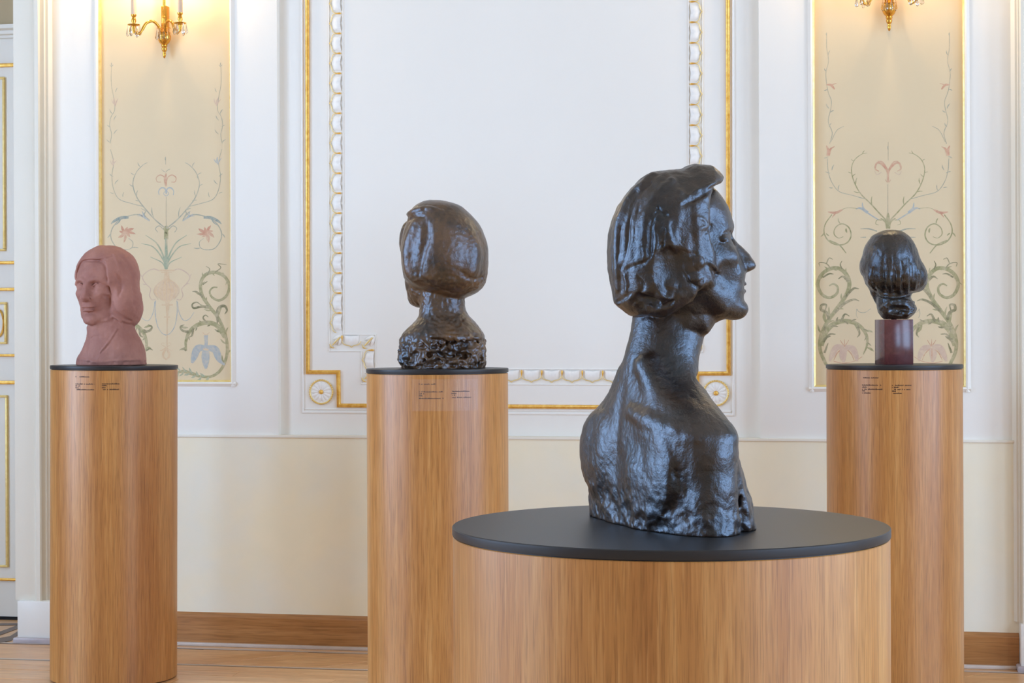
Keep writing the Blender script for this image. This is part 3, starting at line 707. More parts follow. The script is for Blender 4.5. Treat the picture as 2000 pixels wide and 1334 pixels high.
pr_.go('painted_acanthus_scroll', 'p_olive', [
    (R4([(150, 925), (118, 850), (118, 780), (150, 700), (200, 630), (250, 560), (275, 495), (262, 440), (220, 402), (165, 405), (120, 440), (104, 490), (125, 540), (165, 560), (205, 540), (212, 505), (190, 485), (165, 495)]), 6, 2.4, 10),
    (R4([(120, 820), (150, 740), (205, 695), (270, 688), (330, 712), (368, 765), (370, 820), (350, 868)]), 10, 1.6, 9)],
    [(*R4([(370, 830)])[0], 330, 16, 4), (*R4([(300, 700)])[0], 300, 22, 5), (*R4([(360, 740)])[0], 350, 16, 4), (*R4([(150, 700)])[0], 100, 24, 6)])
pr_.go('painted_acanthus_leaf', 'p_dark', [
    (R4([(165, 680), (150, 640), (122, 625), (125, 600), (150, 600), (140, 640)]), 5, 1.2, 7), (R4([(195, 640), (250, 590), (300, 570), (328, 578)]), 5, 1, 6), (R4([(250, 560), (295, 512), (328, 512)]), 4, 1, 6),
    (R4([(272, 470), (240, 445), (215, 458)]), 6, 1, 4), (R4([(235, 405), (226, 380), (235, 360)]), 3, 1), (R4([(175, 403), (150, 375), (112, 370), (115, 390)]), 2.4, 1), (R4([(150, 375), (165, 345), (185, 352)]), 2, 1), (R4([(230, 690), (250, 650), (275, 660)]), 5, 1.2),
    (R4([(320, 715), (330, 755), (318, 775)]), 5, 1.2), (R4([(135, 800), (165, 760), (200, 758)]), 4, 1.2, 4), (R4([(140, 860), (160, 805)]), 4, 1, 4), (R4([(130, 450), (165, 430), (190, 432)]), 3, 1, 4)], [])
pr_.go('painted_peony', 'p_rose', [(R4([(245, 830), (205, 830), (182, 870), (168, 905)]), 8, 3, 16), (R4([(248, 830), (240, 870), (245, 910)]), 10, 4, 20), (R4([(252, 830), (290, 835), (310, 870), (318, 905)]), 8, 3, 16)])
pr_.go('painted_peony_vein', 'p_salmon', [(R4([(240, 835), (210, 860), (190, 900)]), 1.2, 0.8, 2.4), (R4([(247, 835), (247, 900)]), 1.4, 0.8, 2.4), (R4([(256, 835), (285, 865), (300, 900)]), 1.2, 0.8, 2.4), (R4([(225, 790), (248, 825)]), 0.8, 2), (R4([(272, 790), (250, 825)]), 0.8, 2), (R4([(248, 785), (249, 825)]), 0.8, 1.6), (R4([(190, 905), (240, 915), (300, 905), (345, 880)]), 1.2, 1)])
pr_.go('painted_swag', 'p_grey', [(R4([(315, 620), (330, 638), (360, 640), (390, 620)]), 0.9, 0.9), (R4([(315, 620), (312, 650), (320, 670)]), 0.9, 0.7)])
pr_.foliage(R4([(118, 850), (118, 780), (150, 700), (200, 630), (250, 560), (275, 495), (262, 440), (220, 402), (165, 405), (120, 440), (104, 490)]), 'p_olive')
pr_.foliage(R4([(120, 820), (150, 740), (205, 695), (270, 688), (330, 712), (368, 765), (370, 820)]), 'p_dark', 13, 16, 10, 3.2)
# ================================================================== pedestals
def pedestal(name, label, px, depth, R, H, disc, grain_turn, lean=0.0, group='round oak display pedestals'):
    root = empty(name, at_depth(px, depth, 0.0), grain_turn)
    tag(root, label, 'pedestal', group)
    q = MB(); q.lathe([(R - 0.012, 0.0), (R - 0.012, 0.006)], 96); q.build('shadow_gap', 'black', root)
    top = H - disc - 0.002
    q = MB(); q.lathe([(R - 0.003, 0.006), (R - 0.0015, 0.0075), (R - 0.0015, top - 0.0015), (R - 0.003, top)], 128)
    q.build('veneered_drum', 'oak', root)
    q = MB(); q.lathe([(R - 0.006, top), (R - 0.006, top + 0.002), (R - 0.001, top + 0.002), (R, top + 0.004), (R, H - 0.0015), (R - 0.0015, H)], 128)
    q.build('top_disc', 'matte_black', root)
    return root
PED_H = CAM_H - 0.114
PED = {}
PED['left'] = pedestal('display_pedestal', 'tall round oak pedestal with black top under the reddish terracotta bust', 219.5, 6.322, 0.215, PED_H, 0.0125, 0.3)
PED['centre'] = pedestal('display_pedestal', 'tall round oak pedestal under the dark bronze bust with rough hollow back', 853.9, 5.573, 0.215, PED_H, 0.0125, 1.9)
PED['right'] = pedestal('display_pedestal', 'tall round oak pedestal under the bronze head on a red stone block', 1745.9, 5.885, 0.215, PED_H, 0.0125, 4.0)
FRONT_D, FRONT_H = 3.393, CAM_H - 381.0 / 3600 * 3.393
PED['front'] = pedestal('display_pedestal', 'low wide oak drum pedestal in front carrying the large profile bust', 1306, FRONT_D, 0.400, FRONT_H, 0.0165, 5.0)
PED['left'].rotation_euler = (0, 0.006, 0.3)

# small two-column captions printed on the drums: rows of tiny dark marks, too small to read in the photograph
def caption(ped, R, px_c, depth, rows, mark=0.0):
    """rows: (px start, px end, py) measured on the photograph"""
    root = PED[ped]; q = MB(); rnd = random.Random(len(rows) + int(px_c))
    base = at_depth(px_c, depth, 0.0); mpp = depth / FPX
    to_cam = math.atan2(CAM_P.y - base.y, CAM_P.x - base.x)
    for a, b, py in rows:
        z = CAM_H - (py - HY + 0.0042 * (px_c - 1000)) / FPX * (depth - R * 0.95)
        x = a
        while x < b:
            w = rnd.choice((1.0, 1.3, 1.5, 1.7)); h = rnd.choice((1.4, 1.6, 2.2)) * mpp
            if rnd.random() < 0.86:
                pts = []
                for u in (x, min(x + w, b)):
                    s_ = max(-0.999, min(0.999, (u - px_c) * mpp / R)); an = to_cam + math.asin(s_)
                    pts.append((math.cos(an), math.sin(an)))
                r0 = R - 0.0012
                q.face(*[(c * r0, s_ * r0, z + dz) for (c, s_), dz in ((pts[0], 0), (pts[1], 0), (pts[1], h), (pts[0], h))])
            x += w + 0.45
    o = q.build('caption_lettering', 'caption_ink', None, smooth=0)
    o.parent = root; o.rotation_euler = (0, 0, -root.rotation_euler[2])
    o['label'] = 'small dark two-column caption text'; o['kind'] = 'stuff'
    return o
MAT['caption_ink'] = NT('caption_ink').set(lin((70, 44, 28)), 0.6)
caption('left', 0.215, 219.5, 6.322, [(147, 173, 737), (147, 183, 751), (147, 155, 755), (147, 153, 758.5), (147, 182, 762), (196, 229, 750.5), (196, 206, 754), (196, 203, 758), (196, 228, 761.5)])
caption('centre', 0.215, 853.9, 5.573, [(819, 850, 751), (819, 864, 766), (819, 829, 770), (819, 826, 774), (819, 866, 779), (880, 915, 765.5), (880, 890, 769.5), (880, 887, 773), (880, 918, 777.5)])
caption('right', 0.215, 1745.9, 5.885, [(1688, 1717, 739), (1686, 1722, 753.5), (1686, 1695, 757.5), (1686, 1725, 761.5), (1686, 1692, 765), (1686, 1702, 769), (1742, 1778, 753.5), (1742, 1754, 757.5), (1742, 1776, 761.5), (1742, 1749, 765), (1742, 1760, 769)])
caption('front', 0.400, 1306, FRONT_D, [(1726, 1731, 1093), (1726, 1732, 1123), (1726, 1731, 1131), (1726, 1732, 1139), (1726, 1731, 1148)])
# clear adhesive film around the caption of the centre pedestal
t = NT('clear_film'); t.set((0.9, 0.9, 0.95), 0.12, 0, 0.7); t.b.inputs['Alpha'].default_value = 0.05
MAT['film'] = t.m
base = at_depth(853.9, 5.573, 0); to_cam = math.atan2(CAM_P.y - base.y, CAM_P.x - base.x)
rows = []
for py in (740, 802):
    z = CAM_H - (py - HY) / FPX * (5.573 - 0.205)
    rows.append([(0.2150 * math.cos(to_cam + math.asin((u - 853.9) * 5.573 / FPX / 0.215)), 0.2150 * math.sin(to_cam + math.asin((u - 853.9) * 5.573 / FPX / 0.215)), z) for u in np.linspace(806, 930, 14)])
q = MB(); q.grid(rows); o = q.build('caption_film', 'film', PED['centre'], smooth=80); o.rotation_euler = (0, 0, -PED['centre'].rotation_euler[2])
# ================================================================== sculpting in a distance field
# lengths are in "units": one unit spans one photograph pixel at the thing's own distance; x right, y away, z up, seen from the lens
def PT(px, py, d=0.0):
    f = 1 + d / FPX; u, w = px - HX, HY - py
    return np.array(((u - ROLL * w) * f, d, (w + ROLL * u) * f))

def vnoise(p, freq, seed=0):
    rs = np.random.RandomState(seed); T = rs.rand(32, 32, 32).astype(np.float32) * 2 - 1
    q = p * freq + 1000.37; i = np.floor(q).astype(np.int64); f = (q - i).astype(np.float32); f = f * f * (3 - 2 * f)
    i0 = i & 31; i1 = (i + 1) & 31
    g = lambda a, b, c: T[a, b, c]
    x0, y0, z0 = i0.T; x1, y1, z1 = i1.T; fx, fy, fz_ = f.T
    a = g(x0, y0, z0) * (1 - fx) + g(x1, y0, z0) * fx; b = g(x0, y1, z0) * (1 - fx) + g(x1, y1, z0) * fx
    c = g(x0, y0, z1) * (1 - fx) + g(x1, y0, z1) * fx; d = g(x0, y1, z1) * (1 - fx) + g(x1, y1, z1) * fx
    return (a * (1 - fy) + b * fy) * (1 - fz_) + (c * (1 - fy) + d * fy) * fz_

def chips(p, freq, seed=0):
    """distance to the nearest of scattered points: sharp-edged chips when taken off a surface"""
    rs = np.random.RandomState(seed); T = rs.rand(16, 16, 16, 3)
    q = (p * freq + 500.21).astype(np.float32); i = np.floor(q).astype(np.int32); best = np.full(len(p), 9.0, np.float32); T = T.astype(np.float32)
    for a in (-1, 0, 1):
        for b in (-1, 0, 1):
            for c in (-1, 0, 1):
                j = i + np.array((a, b, c), np.int32); o = T[j[:, 0] & 15, j[:, 1] & 15, j[:, 2] & 15]
                e = j.astype(np.float32) + o - q; best = np.minimum(best, np.einsum('ij,ij->i', e, e))
    return np.sqrt(best)

def poly_sdf(poly, u, w):
    """signed distance of points to a closed polygon, negative inside"""
    P = np.asarray(poly, float); n = len(P)
    best = np.full(u.shape, 1e9, u.dtype); inside = np.zeros(u.shape, bool)
    for k in range(n):
        a, b = P[k], P[(k + 1) % n]; e = b - a
        dx, dy = u - u.dtype.type(a[0]), w - w.dtype.type(a[1]); a = [float(a[0]), float(a[1])]
        t = np.clip((dx * e[0] + dy * e[1]) / max(e @ e, 1e-9), 0, 1)
        best = np.minimum(best, (dx - e[0] * t) ** 2 + (dy - e[1] * t) ** 2)
        c = (a[1] > w) != (b[1] > w)
        if e[1] != 0:
            inside ^= c & (u < a[0] + (w - a[1]) * e[0] / e[1])
    d = np.sqrt(best)
    return np.where(inside, -d, d)

class Sculpt:
    def __init__(s, lo, hi, h):
        s.lo = np.array(lo, float); s.h = h
        s.n = np.ceil((np.array(hi) - s.lo) / h).astype(int) + 1
        s.ax = [s.lo[i] + h * np.arange(s.n[i]) for i in range(3)]
        s.d = np.full(tuple(s.n), 60.0, np.float32)
    def region(s, lo, hi):
        a = np.clip(np.floor((np.array(lo) - s.lo) / s.h).astype(int), 0, s.n - 1)
        b = np.clip(np.ceil((np.array(hi) - s.lo) / s.h).astype(int) + 1, 1, s.n)
        sl = tuple(slice(a[i], max(b[i], a[i] + 1)) for i in range(3))
        X, Y, Z = np.meshgrid(*[s.ax[i][sl[i]].astype(np.float32) for i in range(3)], indexing='ij', sparse=True)
        return sl, X, Y, Z
    def blend(s, sl, v, mode, k):
        a = s.d[sl]
        if mode == 'sub': v = -v
        if mode == 'add':
            if k <= 0: r = np.minimum(a, v)
            else:
                h = np.maximum(k - np.abs(a - v), 0) / k; r = np.minimum(a, v) - h * h * k * 0.25
        else:                                        # 'sub' and 'cut' (intersect)
            if k <= 0: r = np.maximum(a, v)
            else:
                h = np.maximum(k - np.abs(a - v), 0) / k; r = np.maximum(a, v) + h * h * k * 0.25
        s.d[sl] = r
    def ell(s, c, r, frame=None, mode='add', k=6.0):
        c = np.asarray(c, float); r = np.asarray(r, float) * np.ones(3); m = r.max() + k + 14
        sl, X, Y, Z = s.region(c - m, c + m)
        x, y, z = X - c[0], Y - c[1], Z - c[2]
        if frame is not None:
            F = np.asarray(frame, float)
            x, y, z = (x * F[i][0] + y * F[i][1] + z * F[i][2] for i in range(3))
        k0 = np.sqrt((x / r[0]) ** 2 + (y / r[1]) ** 2 + (z / r[2]) ** 2)
        k1 = np.sqrt((x / r[0] ** 2) ** 2 + (y / r[1] ** 2) ** 2 + (z / r[2] ** 2) ** 2)
        s.blend(sl, k0 * (k0 - 1) / np.maximum(k1, 1e-6), mode, k)
    def cap(s, pts, rad, mode='add', k=4.0):
        """chain of tapered capsules through the points"""
        P = [np.asarray(p, float) for p in pts]; R = list(rad) if hasattr(rad, '__len__') else [rad] * len(P)
        if len(R) != len(P): R = list(np.interp(np.linspace(0, 1, len(P)), np.linspace(0, 1, len(R)), R))
        m = max(R) + k + 8; A = np.array(P)
        sl, X, Y, Z = s.region(A.min(0) - m, A.max(0) + m)
        v = None
        for i in range(len(P) - 1):
            a, e = P[i], P[i + 1] - P[i]; L = max(e @ e, 1e-9)
            t = np.clip(((X - a[0]) * e[0] + (Y - a[1]) * e[1] + (Z - a[2]) * e[2]) / L, 0, 1)
            q = np.sqrt((X - a[0] - e[0] * t) ** 2 + (Y - a[1] - e[1] * t) ** 2 + (Z - a[2] - e[2] * t) ** 2) - (R[i] + (R[i + 1] - R[i]) * t)
            v = q if v is None else np.minimum(v, q)
        s.blend(sl, v, mode, k)
    def loft(s, levels, frame=None, origin=(0, 0), k=8.0, mode='add', pts=36):
        """levels: (z, c0, c1, back, front, far, near, power): rounded outlines stacked along z.
        frame: two plan axes (axis of back/front, axis of far/near)"""
        Lv = np.array(sorted(levels), float); F = np.array(frame if frame is not None else ((0, 1), (1, 0)), float)
        zs = np.arange(s.n[2]); th = np.linspace(0, 2 * math.pi, pts, endpoint=False)
        ext = max(Lv[:, 3:7].max() * 1.3, 10) + 30
        k0 = max(int((Lv[0, 0] - s.lo[2]) / s.h) - 4, 0); k1 = min(int((Lv[-1, 0] - s.lo[2]) / s.h) + 5, s.n[2])
        cx = origin[0]; cy = origin[1]
        X2, Y2 = np.meshgrid(s.ax[0], s.ax[1], indexing='ij')
        X2 = X2.astype(np.float32); Y2 = Y2.astype(np.float32)
        A = (X2 - cx) * F[0][0] + (Y2 - cy) * F[0][1]; B = (X2 - cx) * F[1][0] + (Y2 - cy) * F[1][1]
        # smooth interpolation between the levels
        def interp(z):
            i = np.clip(np.searchsorted(Lv[:, 0], z) - 1, 0, len(Lv) - 2)
            a, b = Lv[i], Lv[i + 1]; t = np.clip((z - a[0]) / (b[0] - a[0]), 0, 1)
            pm = Lv[max(i - 1, 0)]; pn = Lv[min(i + 2, len(Lv) - 1)]
            ma = (b - pm) / max(b[0] - pm[0], 1e-6) * (b[0] - a[0]); mb = (pn - a) / max(pn[0] - a[0], 1e-6) * (b[0] - a[0])
            return (2 * t ** 3 - 3 * t ** 2 + 1) * a + (t ** 3 - 2 * t ** 2 + t) * ma + (3 * t ** 2 - 2 * t ** 3) * b + (t ** 3 - t ** 2) * mb
        for kz in range(k0, k1):
            z = s.ax[2][kz]; q = interp(z); pw = 2.0 / max(q[7], 1.2)
            c, sn = np.cos(th), np.sin(th)
            b_ = q[2] + np.where(c > 0, max(q[6], 0.5), max(q[5], 0.5)) * np.sign(c) * np.abs(c) ** pw
            a_ = q[1] + np.where(sn > 0, max(q[4], 0.5), max(q[3], 0.5)) * np.sign(sn) * np.abs(sn) ** pw
            gx = cx + a_ * F[0][0] + b_ * F[1][0]; gy = cy + a_ * F[0][1] + b_ * F[1][1]; g = k + 10
            i0, i1 = np.searchsorted(s.ax[0], (gx.min() - g, gx.max() + g)); j0, j1 = np.searchsorted(s.ax[1], (gy.min() - g, gy.max() + g))
            v = poly_sdf(np.stack((a_, b_), 1), A[i0:i1, j0:j1], B[i0:i1, j0:j1])
            v = np.maximum(v, max(Lv[0, 0] - z, z - Lv[-1, 0]))
            s.blend((slice(i0, i1), slice(j0, j1), slice(kz, kz + 1)), v[:, :, None].astype(np.float32), mode, k)
    def inflate(s, poly, W, R, frame, origin, mode='add', k=6.0, clip=None, clip_k=4.0):
        """an outline in the plane (frame axis 0, z) swelled sideways to half-width W (number, or (z, W) table) over a rim of R"""
        f, l = np.array(frame[0], float), np.array(frame[1], float); o = np.asarray(origin, float)
        pa = np.array(poly); wm = (max(w for _, w in W) if hasattr(W, '__len__') else W) + k + 8; g = k + 8
        cs = [(o[0] + u * f[0] + q * l[0], o[1] + u * f[1] + q * l[1]) for u in (pa[:, 0].min() - g, pa[:, 0].max() + g) for q in (-wm, wm)]
        cs = np.array(cs)
        sl, X, Y, Z = s.region((cs[:, 0].min(), cs[:, 1].min(), o[2] + pa[:, 1].min() - g), (cs[:, 0].max(), cs[:, 1].max(), o[2] + pa[:, 1].max() + g))
        U = (X - o[0]) * f[0] + (Y - o[1]) * f[1]; Lq = (X - o[0]) * l[0] + (Y - o[1]) * l[1]; z = Z - o[2]
        # table lookup of the outline distance: it depends on (U, z) only
        ug = np.arange(U.min() - s.h, U.max() + 2 * s.h, s.h); zr = z.reshape(1, -1)
        D2 = poly_sdf(poly, ug[:, None] + 0 * zr, zr + 0 * ug[:, None])
        ui = (U - ug[0]) / s.h; i0 = np.clip(np.floor(ui).astype(int), 0, len(ug) - 2); t = (ui - i0).astype(np.float32)
        D2 = D2.astype(np.float32); j = i0[:, :, 0]
        d2 = D2[j, :] * (1 - t) + D2[j + 1, :] * t
        Wz = np.interp(z, *zip(*sorted(W))).astype(np.float32) if hasattr(W, '__len__') else np.float32(W)
        v = (np.sqrt((np.maximum(R + d2, 0) / R) ** 2 + (Lq.astype(np.float32) / Wz) ** 2) - 1) * np.minimum(np.float32(R), Wz)
        if clip is not None:
            C2 = poly_sdf(clip, ug[:, None] + 0 * zr, zr + 0 * ug[:, None]).astype(np.float32)
            c2 = C2[j, :] * (1 - t) + C2[j + 1, :] * t
            h = np.maximum(clip_k - np.abs(v - c2), 0) / clip_k; v = np.maximum(v, c2) + h * h * clip_k * 0.25
        s.blend(sl, v.astype(np.float32), mode, k)
    def front(s, px, py, off=0.0):
        """the first surface point on the line of sight through (px, py); off > 0 lifts it towards the lens"""
        ds = np.arange(s.lo[1], s.lo[1] + s.h * (s.n[1] - 1), s.h * 0.5)
        f = 1 + ds / FPX; b = PT(px, py, 0)
        ix = np.clip(np.rint((b[0] * f - s.lo[0]) / s.h).astype(int), 0, s.n[0] - 1); iz = np.clip(np.rint((b[2] * f - s.lo[2]) / s.h).astype(int), 0, s.n[2] - 1)
        iy = np.clip(np.rint((ds - s.lo[1]) / s.h).astype(int), 0, s.n[1] - 1)
        hit = np.nonzero(s.d[ix, iy, iz] < 0)[0]
        d = ds[hit[0]] if len(hit) else 0.0
        return PT(px, py, d - off)
    def stroke(s, pts, rad, off=0.0, mode='add', k=2.5, n=4):
        """a ridge (or, with mode 'sub', a groove) drawn on the visible surface through photograph points"""
        S = [s.front(p[0], p[1], off) for p in spline(pts, n)]
        for i in range(1, len(S) - 1):               # keep the stroke from jumping in depth
            S[i][1] = np.median([S[i - 1][1], S[i][1], S[i + 1][1]])
        s.cap(S, rad, mode, k)
    def rough(s, amp, freq, seed=0, stretch=(1, 1, 1), weight=None, ridged=False):
        m = np.abs(s.d) < abs(amp) * 1.6 + s.h * 2; idx = np.nonzero(m)
        p = np.stack([s.ax[i][idx[i]] for i in range(3)], 1)
        a = np.full(len(p), float(amp)) if weight is None else amp * weight(p)
        on = np.abs(a) > 0.05; q = p[on] * np.array(stretch)
        v = 0.75 - 1.5 * chips(q, freq, seed) if ridged else vnoise(q, freq, seed)
        s.d[tuple(ix[on] for ix in idx)] += (a[on] * v).astype(np.float32)
    def mesh(s, name, mat, mpp, base_z, loc, smooth_iters=1):
        """surface nets -> one mesh, metres, standing on base_z, turned to the line of sight"""
        d = s.d.copy(); d[0] = d[-1] = 9; d[:, 0] = d[:, -1] = 9; d[:, :, 0] = d[:, :, -1] = 9
        S = d < 0; n = np.array(S.shape)
        cnt = np.zeros(n - 1, np.int8)
        for a in (0, 1):
            for b in (0, 1):
                for c in (0, 1): cnt += S[a:n[0] - 1 + a, b:n[1] - 1 + b, c:n[2] - 1 + c]
        act = (cnt > 0) & (cnt < 8); ci = np.argwhere(act)
        ident = np.full(n - 1, -1, np.int64); ident[act] = np.arange(len(ci))
        acc = np.zeros((len(ci), 3)); num = np.zeros(len(ci))
        corner = [(a, b, c) for a in (0, 1) for b in (0, 1) for c in (0, 1)]
        val = {c: d[ci[:, 0] + c[0], ci[:, 1] + c[1], ci[:, 2] + c[2]] for c in corner}
        for c in corner:
            for axn in range(3):
                if c[axn]: continue
                e = list(c); e[axn] = 1; e = tuple(e)
                v0, v1 = val[c], val[e]; x = (v0 < 0) != (v1 < 0)
                t = np.where(x, v0 / np.where(x, v0 - v1, 1), 0)
                p = np.tile(np.array(c, float), (len(ci), 1)); p[:, axn] += t
                acc[x] += p[x]; num[x] += 1
        V = s.lo + s.h * (ci + acc / num[:, None])
        faces = []
        for axn in range(3):
            u, w = (axn + 1) % 3, (axn + 2) % 3
            sl0 = [slice(1, -1)] * 3; sl0[axn] = slice(0, -1); sl1 = list(sl0); sl1[axn] = slice(1, None)
            a0, a1 = S[tuple(sl0)], S[tuple(sl1)]
            for sgn in (True, False):
                e = np.argwhere((a0 != a1) & (a0 == sgn))
                off = np.ones(3, int); off[axn] = 0; e = e + off
                def cell(du, dw):
                    q = e.copy(); q[:, u] -= du; q[:, w] -= dw; return ident[q[:, 0], q[:, 1], q[:, 2]]
                q4 = [cell(1, 1), cell(0, 1), cell(0, 0), cell(1, 0)]
                if not sgn: q4 = q4[::-1]
                faces.append(np.stack(q4, 1))
        Fc = np.concatenate(faces); Fc = Fc[(Fc >= 0).all(1)]
        for _ in range(smooth_iters):                # light relaxation takes the grid steps out
            A = np.zeros_like(V); N = np.zeros(len(V))
            for i in range(4):
                for j in ((i + 1) % 4, (i + 3) % 4):
                    np.add.at(A, Fc[:, i], V[Fc[:, j]]); np.add.at(N, Fc[:, i], 1)
            V = V * 0.5 + 0.5 * A / np.maximum(N, 1)[:, None]
        V[:, 2] -= base_z
        o0 = V.mean(0) * np.array((1, 1, 0))
        low = V[:, 2].min(); V[:, 2] -= low
        V = (V - o0) * mpp
        me = bpy.data.meshes.new(name)
        me.vertices.add(len(V)); me.vertices.foreach_set('co', V.astype(np.float32).ravel())
        me.loops.add(Fc.size); me.loops.foreach_set('vertex_index', Fc.astype(np.int32).ravel())
        me.polygons.add(len(Fc)); me.polygons.foreach_set('loop_start', np.arange(0, Fc.size, 4, dtype=np.int32))
        me.polygons.foreach_set('use_smooth', np.ones(len(Fc), bool))
        me.update(calc_edges=True); me.validate()
        me.materials.append(MAT[mat])
        o = bpy.data.objects.new(name, me); COL.objects.link(o)
        depth = FPX * mpp + o0[1] * mpp
        p = CAM_P + CAM_R * (o0[0] * mpp) + CAM_F * depth
        o.location = (p.x, p.y, loc); o.rotation_euler = (0, 0, YAW)
        return o
# ------------------------------------------------------------------ statue materials
def bronze(name, dark, brown, rough, bump=0.35, sc=1.0):
    t = NT(name); v = t.coords()
    n = t.noise(v, 9 * sc, 6, 0.6, 0.6); f = t.noise(v, 70 * sc, 5, 0.65, 0.5); g = t.noise(v, 260 * sc, 3, 0.6)
    c = t.ramp(n, [(0.35, lin(dark)), (0.62, lin(brown))])
    c = t.mix(0.25, c, t.ramp(f, [(0.35, lin(tuple(x * 0.6 for x in dark))), (0.65, lin(brown))]))
    r = t.add('ShaderNodeMapRange'); r.inputs[3].default_value = rough - 0.09; r.inputs[4].default_value = rough + 0.12
    t.link(f, r.inputs[0])
    t.bump(t.mix(0.4, f, g), bump, 0.006)
    t.b.inputs['IOR'].default_value = 1.75
    t.b.inputs['Specular Tint'].default_value = (0.68, 0.84, 1.0, 1)      # blue of the window light tinted into the bronze highlights
    return t.set(c, r.outputs[0], 0.0, 0.5)
MAT['bronze'] = bronze('dark_patinated_bronze', (24, 17, 13), (62, 44, 29), 0.32, 0.34)
MAT['bronze_brown'] = bronze('brown_patinated_bronze', (38, 27, 19), (104, 74, 45), 0.31, 0.3)
MAT['bronze_small'] = bronze('brown_black_bronze', (24, 18, 14), (62, 45, 30), 0.25, 0.28)
t = NT('red_brown_terracotta'); v = t.coords()
n = t.noise(v, 14, 5, 0.6); g = t.noise(v, 190, 3)
MAT['terracotta'] = t.set(t.ramp(n, [(0.3, lin((150, 100, 88))), (0.7, lin((174, 122, 106)))]), 0.68, 0, 0.3)
t.bump(g, 0.25, 0.002)

